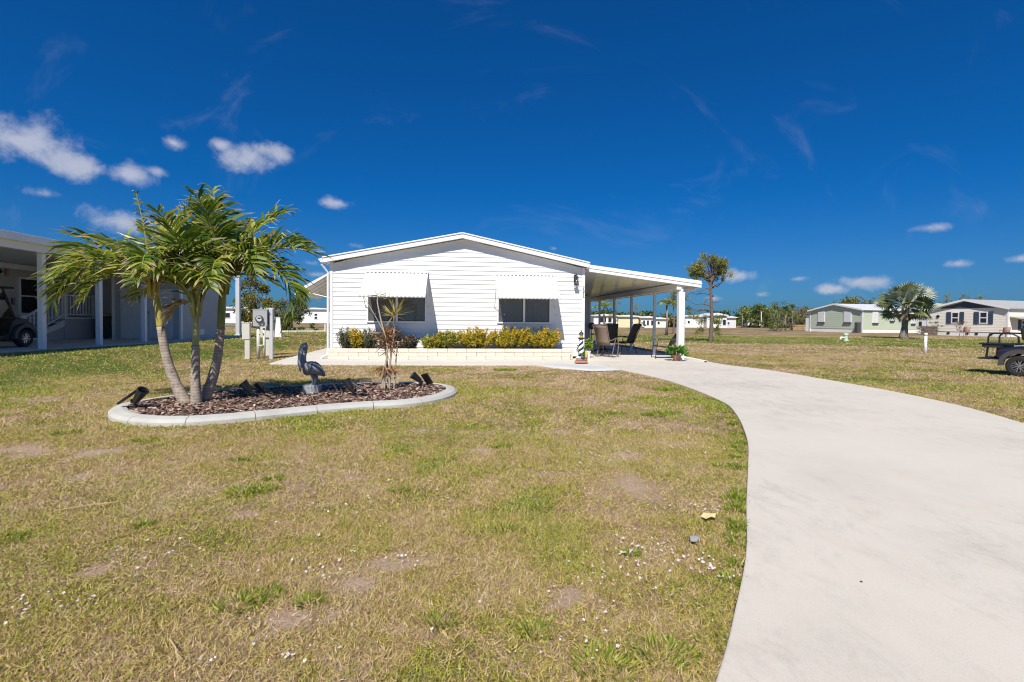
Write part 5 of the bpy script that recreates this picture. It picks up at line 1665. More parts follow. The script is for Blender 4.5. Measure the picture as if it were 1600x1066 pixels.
def pine(label, loc, h, seed, tufts, limbs, trunk_r=.16, tuft_r=.30, per=150, group='pines on the far lawn', lean=(0, 0)):
    """tall bare trunk, crooked limbs, needle tufts; limbs = (z on trunk, [points...], n tufts along the last part)"""
    rg = np.random.default_rng(seed)
    t = thing('pine_tree', label, 'tree', loc, 0, group)
    mb = MB()
    tp = catmull([(0, 0, -.1), (.03 * h * .3, 0, h * .3), (-.02 * h * .3, 0, h * .6), (lean[0], lean[1], h)], 6, False)
    mb.tube([tuple(p) for p in tp], list(np.linspace(trunk_r, trunk_r * .25, len(tp))), 9)
    mb.build('trunk', M['bark'], t, smooth=True)
    cs = []; rs = []
    bb = MB()
    for pts, nt_ in limbs:
        c = catmull(pts, 4, False)
        bb.tube([tuple(p) for p in c], list(np.linspace(trunk_r * .32, trunk_r * .08, len(c))), 5)
        for k in range(nt_):
            s = 1 - k * .12
            p = c[min(int(s * (len(c) - 1)), len(c) - 1)]
            cs.append(p + rg.normal(size=3) * .12); rs.append(tuft_r * rg.uniform(.75, 1.2))
    for c in tufts:
        cs.append(np.array(c)); rs.append(tuft_r * rg.uniform(.8, 1.25))
    bb.build('limbs', M['bark'], t, smooth=True)
    out = []; rn = []
    for c, r in zip(cs, rs):
        n = per
        d = unit(rg.normal(size=(n, 3)) + np.array([0, 0, .25]))
        c0 = np.array(c) + rg.normal(size=(n, 3)) * r * .40
        out.append(leaf_quads(c0, r * .55, .026 * (1 + h * .05), rg=rg, D=d)); rn.append(np.clip(rg.random(n) * .55 + .45 * rg.random(), 0, 1))
    link('needles', np_mesh('needles', np.concatenate(out), G5, {'rnd': np.concatenate(rn)}), t)
    return t


rg = np.random.default_rng(77)
limbs = []
# crown limbs (x right, z up), in metres, read off the tree's silhouette
for k in range(34):
    q = rg.uniform(-.35, math.pi + .55)
    rr_ = math.sqrt(rg.uniform(.25, 1.0))
    x1 = -.25 + 1.10 * rr_ * math.cos(q); z1 = 4.55 + 1.12 * rr_ * math.sin(q); yy = rg.normal() * .4
    z0 = 3.55 + .8 * rg.random() + max(0, z1 - 4.9) * .5
    limbs.append(([(0, 0, z0), (x1 * .3, yy * .4, z0 + (z1 - z0) * .35 - .03), (x1 * .7, yy * .8, z0 + (z1 - z0) * .75), (x1, yy, z1)], 2))
for (z0, x1, z1, nn_) in [(3.9, -1.65, 3.75, 3), (3.35, -1.0, 3.25, 0), (3.0, -1.5, 3.3, 0), (2.9, .42, 3.05, 0), (2.3, -1.7, 2.75, 1), (2.45, .5, 2.75, 0), (2.0, -1.55, 2.15, 0), (1.9, -1.2, 2.25, 1), (3.4, .8, 4.1, 1), (3.5, .75, 4.4, 2), (2.7, -.6, 2.35, 0)]:
    yy = rg.normal() * .45
    limbs.append(([(0, 0, z0), (x1 * .35, yy * .4, z0 + (z1 - z0) * .1 + .10), (x1 * .6, yy * .8, z0 + (z1 - z0) * .35 - .05), (x1, yy, z1)], nn_))
pine('tall crooked pine with bare lower limbs right of the carport', (12.79, 31.1, 0), 5.75, 5, [(-.55, .1, 1.35), (-.95, 0, 1.55), (-1.3, .1, 1.75), (-.35, .2, 1.55), (.35, 0, 1.35), (.6, .1, 1.25), (.15, .2, 1.5), (-.75, -.2, 1.25), (-.85, 0, .62), (-.6, .1, .75), (.35, .1, .75), (.5, 0, .5)], limbs, .145, .235, 120)


def lean_pine(label, loc, h, seed, w, start=.25, bare=.0):
    rg = np.random.default_rng(seed)
    lim = []
    for k in range(int(10 + 14 * (1 - start))):
        z0 = h * (start + (1 - start) * rg.random())
        a = rg.uniform(0, 6.28); q = w * .5 * (1.15 - z0 / h) * rg.uniform(.5, 1.2)
        lim.append(([(0, 0, z0), (math.cos(a) * q * .5, math.sin(a) * q * .5, z0 + .05), (math.cos(a) * q, math.sin(a) * q, z0 + rg.uniform(.0, .4))], 0 if rg.random() < bare else 2))
    return pine(label, loc, h, seed, [(0, 0, h)] if bare < .9 else [], lim, .11, .34, 60)


lean_pine('slim ragged pine seen between the first carport posts', (13.2, 62, 0), 5.0, 21, 2.2, .2, .35)
lean_pine('bare snag with dark tips in the middle carport bay', (24.6, 96, 0), 4.6, 22, 3.0, .4, .8)
lean_pine('leaning pine with a sparse head left of the white carport post', (16.2, 48.5, 0), 4.1, 23, 2.0, .65, .2)
lean_pine('dark pine at the left of the hill of pines behind the beige house', (79, 88, 0), 6.2, 24, 5.0, .5, .1)
lean_pine('dark pine in the middle behind the beige house roof', (84, 90, 0), 6.6, 25, 5.5, .5, .1)
lean_pine('dark pine furthest right behind the beige house roof', (89, 92, 0), 6.3, 26, 5.0, .5, .1)

# small feather palms far off


def small_palm(label, loc, h, n, l, seed, m=None):
    rg = np.random.default_rng(seed)
    t = thing('slender_palm', label, 'palm tree', loc, 0, 'slender palms on the far lawn')
    MB().tube([(0, 0, -.1), (.05, 0, h * .5), (0, 0, h)], [.13, .10, .085], 8).build('trunk', M['greybark'], t, smooth=True)
    MB().tube([(0, 0, h - .02), (0, 0, h + .35)], [.10, .05], 8).build('crownshaft', sm_c, t, smooth=True)
    for i in range(n):
        frond(t, (0, 0, h + .3), i * 360 / n + rg.uniform(-15, 15), rg.uniform(25, 78), l * rg.uniform(.8, 1.1), rg.uniform(70, 105), nl=18, ll=l * .34, seed=seed * 50 + i, wl=.07, m=m)
    return t


small_palm('yellowish palm on the far lawn between the last two carport posts', (14.2, 44.4, 0), 2.6, 7, 1.0, 41, leaf_mat('yellow_palm_leaf', [(0, (.10, .14, .02)), (.5, (.26, .27, .04)), (1, (.48, .42, .10))], .4, .3, tip=(.8, 1.1, (.45, .36, .2))))
small_palm('green feathery palm beside the shed corner', (11.0, 58, 0), 2.5, 9, 1.7, 42)
small_palm('palm at the left of the far wood', (47.6, 100, 0), 3.1, 8, 1.9, 43)
small_palm('thin palm rising from the wood behind the weedy shrub', (45.2, 78, 0), 3.2, 6, 1.2, 44)

# silver fan palm
BP = thing('fan_palm', 'silver-green fan palm with hanging dead fans before the sage house', 'palm tree', (32.6, 40.2, 0))
MB().tube([(0, 0, -.1), (.0, 0, .25), (.06, 0, 1.0), (.08, 0, 2.0), (.12, 0, 2.9)], [.40, .30, .21, .26, .20], 12).build('trunk', M['greybark'], BP, smooth=True)
fan_m = leaf_mat('silver_fan', [(0, (.26, .31, .23)), (.5, (.46, .51, .41)), (1, (.64, .68, .58))], .55, .2)
fan_g = leaf_mat('green_fan', [(0, (.07, .10, .04)), (.5, (.15, .18, .07)), (1, (.30, .30, .14))], .55, .2)
fan_d = leaf_mat('dead_fan', [(0, (.17, .125, .085)), (.5, (.29, .225, .15)), (1, (.42, .34, .24))], .7, .15)
rg = np.random.default_rng(9)


def fan(az, el, pl, r, m, seed):
    rg = np.random.default_rng(seed)
    a, e = R(az), R(el)
    d = Vector((math.cos(e) * math.cos(a), math.cos(e) * math.sin(a), math.sin(e)))
    b = Vector((.12, 0, 2.75)); c = b + d * pl + Vector((0, 0, -.10 * pl * pl))
    po = MB().tube([tuple(b), tuple((b + c) / 2 + Vector((0, 0, .08))), tuple(c)], [.05, .035, .025], 6).build('fan_leaf', M['cane_green'], BP, smooth=True)
    d2 = (d + Vector((0, 0, -.10 if el > 0 else -.5))).normalized()
    lat = d2.cross(Vector((0, 0, 1)))
    lat = lat.normalized() if lat.length > .05 else Vector((1, 0, 0))
    lat = Matrix.Rotation(R(rg.uniform(-65, 65)), 3, d2) @ lat
    nrm = lat.cross(d2).normalized()
    ns_ = 22; rows = []; tips = []
    for i in range(ns_):
        q0 = R(-135 + 270 * i / ns_); q1 = R(-135 + 270 * (i + 1) / ns_); qm = (q0 + q1) / 2
        def pt(q, rr, lift):
            v = d2 * math.cos(q) + lat * math.sin(q)
            return c + v * rr + nrm * (lift - .20 * (rr / r) ** 2 * abs(math.sin(q)) * r) + Vector((0, 0, -.10 * rr * rr / r))
        rr = r * rg.uniform(.88, 1.06)
        rows.append([c, pt(q0, rr * .62, .0), pt(qm, rr, .035), pt(qm, rr * .55, .05)]); tips.append(0)
        rows.append([c, pt(qm, rr * .55, .05), pt(qm, rr, .035), pt(q1, rr * .62, .0)]); tips.append(0)
    V = np.array([[tuple(v) for v in r_] for r_ in rows])
    base = rg.random()
    link('blade', np_mesh('blade', V, m, {'rnd': np.clip(base * .6 + rg.random(len(V)) * .4, 0, 1)}), po)


M['cane_green'] = mat('fan_petiole', (.30, .32, .20), .6, .2, 6.0)
k = 0
for el, n_, pl in ((82, 3, 1.25), (62, 7, 1.35), (40, 9, 1.45), (16, 9, 1.45)):
    for i in range(n_):
        k += 1
        fan(i * 360 / n_ + el * 3 + rg.uniform(-12, 12), el + rg.uniform(-7, 7), pl * rg.uniform(.9, 1.12), rg.uniform(.86, 1.08), fan_m if rg.random() < .72 else fan_g, 300 + k)
for i in range(7):
    k += 1
    fan(i * 51 + 20, rg.uniform(-28, -8), rg.uniform(1.1, 1.4), rg.uniform(.7, .9), fan_d if rg.random() < .6 else fan_g, 300 + k)
for i in range(4):
    k += 1
    fan(i * 90 + 200, -78, rg.uniform(.5, .9), .42, fan_d, 300 + k)

broad_tree('broad_tree', 'yellow-green tree behind the tall grey post', (-24.0, 45.0, .3), 4.6, 3.6, G2, 51, .12, 34, 150, .22, group='trees behind the lawns')
broad_tree('garden_bush', 'leafy green bush just right of the electric meter', (-17.6, 36.5, .3), 2.1, 2.0, G3, 52, .05, 24, 140, .15, cat='bush')
broad_tree('garden_bush', 'pale twiggy bush above the meter, behind the right palm fronds', (-19.4, 41, .3), 2.6, 2.2, G4, 53, .1, 14, 50, .16, cat='bush')
broad_tree('broad_tree', 'dark round tree beneath the pink water tank', (-30, 68, .3), 3.4, 3.6, G1, 54, .15, 18, 80, .28, group='trees behind the lawns')
broad_tree('broad_tree', 'dark tree behind the left corner of the white house', (-27.2, 78, .3), 5.0, 4.0, G1, 55, .25, 18, 80, .28, group='trees behind the lawns')
broad_tree('weedy_shrub', 'tall weedy many-stemmed shrub standing before the far road', (37.3, 67, 0), 3.9, 4.2, G3, 56, .0, 30, 60, .2, trunks=6, cat='shrub')
broad_tree('broad_tree', 'grey-green spreading tree behind the white truck', (54, 106, 0), 5.2, 5.6, G3, 57, .2, 26, 80, .34, group='trees behind the lawns')
broad_tree('broad_tree', 'yellow-green tree behind the sage house roof', (62.5, 88, 0), 5.2, 8.0, G2, 58, .2, 26, 80, .4, group='trees behind the lawns')
broad_tree('broad_tree', 'low dark tree left of the sage house roof', (56, 100, 0), 4.2, 3.0, G1, 59, .3, 14, 80, .34, group='trees behind the lawns')
broad_tree('broad_tree', 'dry brown bare-looking tree left of the sage house', (60.5, 104, 0), 3.8, 8.0, G4, 60, .1, 26, 90, .34, group='trees behind the lawns')
broad_tree('broad_tree', 'small green tree between the sage and beige houses', (58.5, 70, 0), 4.2, 4.0, G1, 61, .2, 18, 80, .3, group='trees behind the lawns')
broad_tree('broad_tree', 'small tree before the far grey-white house, right of the pine trunk', (19.5, 45.5, 0), 1.9, 1.3, G3, 62, .25, 10, 60, .14, group='trees behind the lawns')
broad_tree('garden_bush', 'round lime bush beside the far pale yellow house', (31.8, 100, 0), 2.6, 2.6, G2, 63, .0, 14, 70, .24, cat='bush')
broad_tree('garden_bush', 'dark bush at the end of the wooden arbour', (33.9, 98, 0), 2.4, 2.2, G1, 64, .0, 14, 70, .24, cat='bush')
broad_tree('garden_bush', 'small dark bush before the far pale yellow house', (24.9, 92, 0), .9, 1.1, G3, 65, .0, 8, 50, .16, cat='bush')

# far wood: one mass along the horizon
rg = np.random.default_rng(3)
cs = []; rs = []
for i in range(620):
    a = rg.uniform(-52, 50)
    dist = rg.uniform(135, 175)
    xx, yy = dist * math.tan(R(a)), dist
    hh = 1.8 + 2.2 * vnoise(np.array([a + 100]), np.array([0.0]), .35, 9)[0] + (1.6 if 22 < a < 33 else 0)
    cs.append((xx, yy, hh * rg.random() ** .7)); rs.append(rg.uniform(.8, 1.6))
V, rn = crown_leaves(cs, rs, 46, .9, .6, 71)
tag(link('far_wood', np_mesh('far_wood', V, G1, {'rnd': rn})), 'dense dark green wood along the horizon', 'wood', kind='stuff')
cs = []; rs = []
for i in range(150):
    a = rg.uniform(25.5, 31.5); dist = rg.uniform(104, 126)
    hh = 3.2 + 1.0 * vnoise(np.array([a]), np.array([0.0]), .9, 19)[0]
    cs.append((dist * math.tan(R(a)), dist, hh * rg.random() ** .8)); rs.append(rg.uniform(.7, 1.4))
V, rn = crown_leaves(cs, rs, 50, .5, .35, 72)
tag(link('roadside_thicket', np_mesh('roadside_thicket', V, G3, {'rnd': rn})), 'olive roadside thicket behind the weedy shrub', 'thicket', kind='stuff')


# ------------------------------------------------------------------ houses behind
def gable_house(name, label, loc, rz, w, l, eave, peak, wall_m, roof_m, skirt=.5, wins=(), side_wins=(), trim='trim', boards=0, gable_m=None, over=.25):
    """gable front along local X (0..w) at y=0, ridge along +Y; wins = (x0, x1, z0, z1, kind)"""
    t = thing(name, label, 'house', loc, rz)
    MB().box(0, w, 0, l, skirt, eave).prism([(0, eave), (w, eave), (w / 2, peak - .02)], .0, l).build('wall', wall_m, t)
    MB().box(.03, w - .03, .03, l - .03, 0, skirt).build('skirting', M['trim'], t)
    for s in (0, 1):
        xa, xb = (-over, w / 2) if s == 0 else (w + over, w / 2 + .001)
        za = eave - (peak - eave) * over / (w / 2)
        MB().prism([(xa, za), (xb, peak), (xb, peak + .12), (xa, za + .12)], -over, l + over).build('roof', roof_m, t)
        MB().prism([(xa, za - .06), (xb, peak - .06), (xb, peak + .14), (xa, za + .14)], -over - .03, -over - .002).build('fascia', M[trim], t)
    if gable_m:
        MB().prism([(w * .14, eave + .08), (w * .86, eave + .08), (w / 2, peak - .12)], -.03, -.002).build('gable_panel', gable_m, t)
    for x in (0, w):
        MB().box(x - .07, x + .07, -.03, .05, 0, eave).build('corner_trim', M[trim], t)
    if boards:
        bmx = MB().add([(0, -.014, 0), (1, -.014, 0), (1, .0, 0), (0, .0, 0), (0, -.004, boards), (1, -.004, boards), (1, 0, boards), (0, 0, boards)], [(0, 3, 2, 1), (4, 5, 6, 7), (0, 1, 5, 4), (1, 2, 6, 5), (2, 3, 7, 6), (3, 0, 4, 7)]).mesh('siding_board', wall_m)
        zz = skirt
        while zz + boards < eave + .01:
            link('siding_board', bmx, t, (.08, -.003, zz), (0, 0, 0), (w - .16, 1, 1))
            link('siding_board', bmx, t, (w + .003, .06, zz), (0, 0, math.pi / 2), (l - .1, 1, 1))
            link('siding_board', bmx, t, (-.003, l - .06, zz), (0, 0, -math.pi / 2), (l - .1, 1, 1))
            zz += boards

    def win(x0, x1, z0, z1, kind, side):
        def P(mb, a, b, y0, y1, c, d):
            if side == 0:
                return mb.box(a, b, y0, y1, c, d)
            return mb.box(w - y1, w - y0, a, b, c, d)
        if kind == 'panel':        # white storm panels
            o = P(MB(), x0 - .06, x1 + .06, -.07, -.03, z0 - .02, z1 + .06).build('storm_shutter', M['trim'], t)
            nn_ = 5
            for i in range(nn_):
                a = x0 + (x1 - x0) * i / nn_
                P(MB(), a + .02, a + (x1 - x0) / nn_ - .02, -.10, -.071, z0, z1).build('shutter_slat', M['alu'] if i % 2 else M['n_door'], o)
            P(MB(), x0 - .05, x1 + .05, -.16, -.03, z0 - .18, z0 - .021).build('sill', M['fender'], t)
            return
        f = P(P(P(P(MB(), x0, x1, -.07, -.02, z1 - .09, z1), x0, x1, -.07, -.02, z0, z0 + .09), x0, x0 + .09, -.07, -.02, z0 + .09, z1 - .09), x1 - .09, x1, -.07, -.02, z0 + .09, z1 - .09)
        P(f, x0 + .09, x1 - .09, -.065, -.02, (z0 + z1) / 2 - .05, (z0 + z1) / 2 + .05)
        fo = f.build('window_frame', M['trim'], t)
        P(MB(), x0 + .091, x1 - .091, -.05, -.034, z0 + .091, (z0 + z1) / 2 - .051).build('pane', M['room_black'], fo)
        P(MB(), x0 + .091, x1 - .091, -.05, -.034, (z0 + z1) / 2 + .051, z1 - .091).build('pane', M['room_black'], fo)
        if kind == 'shutter':
            for (a, b) in ((x0 - .44, x0 - .06), (x1 + .06, x1 + .44)):
                so_ = P(MB(), a, b, -.075, -.032, z0 - .02, z1 + .02).build('shutter', M['slate'], t)
                for i in range(7):
                    q = z0 + .06 + (z1 - z0 - .12) * i / 7
                    P(MB(), a + .04, b - .04, -.092, -.076, q, q + (z1 - z0) / 7 - .05).build('louvre', M['slate'], so_)
    for q in wins:
        win(*q, 0)
    for q in side_wins:
        win(*q, 1)
    return t


# sage green house: near corner at (45, 62); gable end runs away to the left, long side to the right
sg = gable_house('sage_house', 'sage green house with white storm shutters beyond the right lawn', (43.1, 69.9, 0), R(13 - 90), 8.1, 9.4, 2.95, 3.75, M['sage'], M['alu'], .5,
                 [(1.4, 2.45, 1.35, 2.75, 'panel'), (5.5, 6.55, 1.35, 2.75, 'panel')], [(1.6, 2.4, 1.3, 2.7, 'panel'), (4.4, 5.0, 1.6, 2.7, 'panel'), (7.9, 8.5, 1.25, 2.6, 'panel')], boards=.25)
MB().box(-.9, -.25, .1, .9, .0, 2.3).build('lean_to', M['trim'], sg)
MB().box(7.55, 8.0, -.62, -.1, 0, 1.35).build('air_conditioner', M['fender'], sg, bevel=.03)
bg_ = gable_house('beige_house', 'beige house with slate shutters behind the navy golf cart', (46.4, 54.0, 0), R(-72.6), 7.0, 16, 2.82, 3.72, M['beige'], M['shingle'], .45,
                  [(2.3, 3.0, 1.3, 2.5, 'shutter'), (4.75, 5.45, 1.3, 2.5, 'shutter')], [(2.05, 3.5, .72, 1.7, 'shutter'), (6.0, 7.4, .72, 1.7, 'shutter')], boards=.16, gable_m=M['slate'])
MB().lathe([(0, 0), (.16, 0), (.16, .05), (0, .05)], (1.05, -.035, 2.05), 8, Matrix.Rotation(R(90), 4, 'X')).build('compass_ornament', M['black'], bg_)
for i in range(5):
    for j in range(3):
        MB().box(-.3 + i * .33, .01 + i * .33, -.55, -.5, .02 + j * .32, .32 + j * .32).build('lattice_panel', M['brownbrick'], bg_)
for k in (3.6, 4.4, 1.9, 5.6):
    MB().box(k, k + .25, -.02, .02, .16, .34).build('vent', M['black'], bg_)
MB().prism([(7.03, 2.02), (7.8, 1.86), (7.8, 1.78), (7.03, 1.94)], .25, 5.5).build('side_awning', M['shingle'], bg_)
# garden chairs before the beige house
for i, (x_, y_) in enumerate(((46.2, 49.3), (47.5, 46.6))):
    sling_chair('lawn_chair', ['tan lawn chair before the beige house, the left one', 'tan lawn chair before the beige house corner'][i], (x_, y_, 0), R(200), M['bronze'], M['clay'], backh=.55, lean=.15, group='tan lawn chairs')
rg = np.random.default_rng(15)
for i, (x_, y_, h_, lab) in enumerate(((45.2, 51.6, 1.5, 'bare rose bush before the left beige house window'), (46.3, 50.0, 1.55, 'bare reddish bush between the beige house windows'), (45.3, 53.2, .9, 'small pink-flowered bush by the brown lattice'))):
    broad_tree('rose_bush', lab, (x_, y_, 0), h_, 1.3, G4 if i else G3, 170 + i, .3, 9, 26, .12, cat='bush')
wl_ = thing('white_annex', 'small white annex with louvred windows between the sage and beige houses', 'building', (50.6, 60.2, 0), R(-72.6))
MB().box(0, 2.2, 0, 2.6, 0, 2.1).build('wall', M['trim'], wl_)
MB().box(-.15, 2.3, -.2, 2.7, 2.101, 2.25).build('roof', M['alu'], wl_)
for i in range(4):
    MB().box(.95, 1.95, -.06, -.01, 1.08 + i * .22, 1.24 + i * .22).build('louvre', M['room_black'], wl_)
MB().box(.1, .4, -.05, -.01, .95, 1.5).build('window', M['room_black'], wl_)

# far houses across the field (behind the carport bays)


def far_house(label, x0, x1, y, h, wall_m, wins, roof_m=None, z=0.0, name='far_house', roofh=.35):
    t = thing(name, label, 'house', (x0, y, z), 0)
    w = x1 - x0
    MB().box(0, w, 0, 6, 0, h).build('wall', M[wall_m], t)
    MB().prism([(-.3, h + .001), (w + .3, h + .001), (w + .1, h + .15), (w * .5, h + roofh), (-.1, h + .15)], -.4, 6.3).build('roof', M[roof_m or 'alu'], t)
    for (a, b, c, d) in wins:
        f = MB().box(a - .1, b + .1, -.06, -.01, c - .1, d + .1).build('window', M['trim'], t)
        MB().box(a, b, -.08, -.061, c, d).build('pane', M['room_black'], f)
    return t


far_house('far white house with dark porch openings seen beside the shed corner', 15.2, 19.6, 90, 2.2, 'trim', [(.9, 2.3, 1.0, 1.9), (2.7, 3.3, 1.0, 1.9)])
far_house('far pale yellow house in the middle carport bay', 20.6, 24.6, 94, 2.1, 'yellowwall', [(2.6, 2.9, .8, 1.1)])
far_house('far white house with three narrow dark windows left of the third post', 24.8, 27.6, 93, 1.9, 'trim', [(.4, .75, .5, 1.4), (1.15, 1.5, .5, 1.4), (1.95, 2.3, .5, 1.4)])
far_house('far cream house behind the yellow palm', 28.0, 31.2, 97, 1.7, 'beige', [(1.2, 1.6, .7, 1.2)])
far_house('far pale grey house left of the tall pine trunk', 36.0, 40.0, 101, 2.3, 'n_trim', [(.7, 1.1, .9, 1.4)])
far_house('far bluish-white house right of the tall pine trunk', 40.4, 44.4, 100, 2.5, 'lh_white', [(3.2, 3.8, .6, 1.7)], roofh=.6)
far_house('far white house at the left end of the thicket', 44.6, 46.8, 101, 2.1, 'n_door', [(.5, .8, .7, 1.2)])
far_house('far white house left of the meter, behind the yellow-green tree', -52, -43.5, 84, 2.6, 'trim', [(2, 3, 1, 1.8), (6.5, 7.4, 1.0, 1.8)], z=.3)
far_house('far white house with one dark window seen under the side awning', -42, -35.5, 95, 2.75, 'trim', [(3.2, 3.7, .9, 1.3), (3.2, 3.7, 1.5, 1.9)], z=.3)
far_house('far tan-sided house at the left corner of the white house', -35.2, -31.0, 95, 2.9, 'beige', [(2.4, 3.2, .4, 2.0)], z=.3)
ab = thing('wooden_arbour', 'tan wooden arbour far off, left of the white carport post', 'arbour', (31.6, 100, 0))
MB().box(0, 4.2, -.1, 2.2, 1.75, 1.95).build('roof', M['woodtan'], ab)
for x_ in (.1, 1.0, 2.0, 3.0, 4.1):
    MB().box(x_ - .08, x_ + .08, -.08, .08, 0, 1.75).build('post', M['woodtan'], ab)
MB().box(0, 4.2, 2.0, 2.1, 0, 1.7).build('back_screen', M['brownbrick'], ab)
MB().box(.3, 1.2, .5, 1.2, 0, 1.0).build('stacked_planks', M['woodtan'], ab)
# white truck
tr = thing('white_truck', 'white box truck parked before the far wood', 'truck', (51.6, 106, 0))
MB().prism([(0, .35), (0, .85), (.12, 1.0), (.85, 1.08), (.95, .35)], 0, 1.6).build('cab', M['lh_white'], tr)
MB().box(.96, 3.6, -.1, 1.75, .4, 1.75).build('cargo_box', M['lh_white'], tr, bevel=.05)
for x_ in (.5, 2.9):
    MB().lathe([(0, -.1), (.3, -.1), (.3, .1), (0, .1)], (x_, -.02, .3), 14, Matrix.Rotation(R(90), 4, 'X')).build('wheel', M['rubber'], tr)
MB().box(.55, .92, -.03, -.005, .72, 1.0).build('side_window', M['room_black'], tr)
# slender light pole and planks
t = thing('light_pole', 'thin pale pole standing above the white truck', 'pole', (53.6, 104, 0))
MB().tube([(0, 0, 0), (0, 0, 3.4)], [.12, .09], 8).build('shaft', M['cream'], t, smooth=True)
MB().box(-.2, .2, -.1, .1, 3.35, 3.5).build('head', M['cream'], t)
t = thing('lumber_stack', 'tan lumber stack at the left end of the sage house', 'lumber', (45.2, 78, 0), R(3))
for i in range(3):
    for j in range(3):
        MB().box(i * .9, i * .9 + .86, 0, .5, .02 + j * .3, .28 + j * .3).build('plank_bundle', M['woodtan'], t)
t = thing('water_tank', 'pinkish round water tank on a stem above the far left trees', 'water tower', (-175, 400, 0))
MB().lathe([(0, 0), (1.0, 0), (.8, 8.6), (0, 8.6)], n=14).build('stem', M['pink'], t, smooth=True)
MB().lathe([(0, 8.4), (.9, 8.6), (2.2, 9.8), (2.75, 11.4), (2.4, 13.0), (1.3, 14.1), (0, 14.4)], n=20).build('bulb', M['pink'], t, smooth=True)
# low garden bed far left
t = thing('far_garden_edging', 'low white edging of a small bed beyond the walkway', 'garden edging', (-15.9, 33.0, .34), R(28))
for i in range(5):
    MB().box(i * .58, i * .58 + .56, -.06, .06, 0, .10).build('edge_block', M['trim'], t)
MB().tube([(2.95, 0, 0), (2.95, 0, .55)], .05, 8).build('corner_post', M['trim'], t)
for i, (dx, h_, w_, lab) in enumerate(((.5, .35, .5, 'tiny dark shrub at the left of the far white edging'), (1.15, .3, .5, 'tiny low shrub second along the far white edging'), (2.0, .55, .75, 'round dark shrub within the far white edging'))):
    broad_tree('edging_shrub', lab, (-15.9 + dx * .88, 33.6 + dx * .47, .34), h_, w_, G1 if i != 1 else G3, 190 + i, .0, 8, 60, .09, cat='shrub')

# ------------------------------------------------------------------ grass
SOLID = [DRIVE, WALK, PORT, [tuple(p) for p in BED], NSLAB, [hw(-.05, -.05), hw(8.3, -.05), hw(8.3, 16), hw(-.05, 16)], RAMP]
bl_m = blade_mat()


def scatter(n, y0, y1, xl, xr, power=1.0):
    """random lawn points, x range given as slopes of y"""
    y = y0 + (y1 - y0) * rng.random(n) ** power
    x = y * (xl + (xr - xl) * rng.random(n)) 
    ok = np.ones(len(x), bool)
    for p in SOLID:
        ok &= ~in_poly(x, y, p)
    return x[ok], y[ok]


def blades(n, y0, y1, xl, xr, l0, l1, w0, w1, power=.8, flat=.68):
    x, y = scatter(n, y0, y1, xl, xr, power)
    keep = rng.random(len(x)) > dirt_amount(x, y) * .93
    thin = vnoise(x, y, 1.1, 8) * .6 + vnoise(x, y, 6, 10) * .4
    keep &= rng.random(len(x)) < .02 + 1.55 * thin
    x, y = x[keep], y[keep]
    n = len(x)
    z = terrain(x, y)
    a = rng.uniform(0, 2 * math.pi, n)
    e = np.clip(rng.normal(flat, .38, n), .03, 1.4)
    l = rng.uniform(l0, l1, n)
    d = np.stack([np.cos(a) * np.cos(e), np.sin(a) * np.cos(e), np.sin(e)], -1)
    b = np.stack([x, y, z + rng.random(n) * .012 - .004], -1)
    s = unit(np.cross(d, rng.normal(size=(n, 3)))) * (rng.uniform(w0, w1, n) * .5)[:, None]
    mid = b + d * (l * .5)[:, None] + np.array([0, 0, 1]) * (l * .10)[:, None]
    tip = b + d * l[:, None] - np.array([0, 0, 1]) * (l * .12)[:, None]
    tip[:, 2] = np.maximum(tip[:, 2], z + .004)
    return np.stack([b - s, b + s, tip], 1), rng.random(n), np.stack([b - s * .8, b + s * .8, mid + s, mid - s], 1), np.stack([mid - s, mid + s, tip], 1)


parts = []; rn = []
for args in ((210000, 1.45, 3.2, -1.15, .55, .014, .046, .0025, .0055), (230000, 3.0, 5.5, -1.15, .68, .02, .055, .0035, .007), (190000, 5.3, 10.5, -1.15, 1.12, .03, .07, .006, .012), (150000, 10, 20, -1.12, 1.12, .035, .075, .010, .020), (120000, 19, 46, -1.1, 1.12, .05, .10, .02, .05)):
    T, r_, Q, T2 = blades(*args)
    parts.append(T); rn.append(r_)
me = np_mesh('lawn_grass', np.concatenate(parts), bl_m, {'rnd': np.concatenate(rn)})
tag(link('lawn_grass', me), 'short patchy dry and green lawn grass', 'grass', kind='stuff')

# weeds: small broad leaves in patches, and taller green tufts
weed_m = leaf_mat('weed_leaf', [(0, (.17, .25, .02)), (.5, (.36, .41, .035)), (.85, (.54, .50, .05)), (1, (.56, .32, .07))], .5, .3)
x, y = scatter(230000, 1.5, 9.0, -1.15, .85, .75)
dens = np.clip(vnoise(x, y, .9, 21) * .6 + vnoise(x, y, 3.6, 22) * .6 - .50, 0, 1) * 2.6
k = (rng.random(len(x)) < dens * .8) & (dirt_amount(x, y) < .3)
x, y = x[k], y[k]
P = np.stack([x, y, .006 + rng.random(len(x)) * .02], -1)
D_ = rng.normal(size=P.shape) * np.array([1, 1, .35]) + np.array([0, 0, .35])
sc_ = (.010 + .0016 * y)
V = leaf_quads(P, sc_, sc_ * .55, D=D_)
tag(link('lawn_weeds', np_mesh('lawn_weeds', V, weed_m, {'rnd': np.clip(rng.random(len(V)) * .8 + (vnoise(x, y, 2, 23) - .4) * .4, 0, 1)})), 'small yellow-green broadleaf weeds through the lawn', 'weeds', kind='stuff')

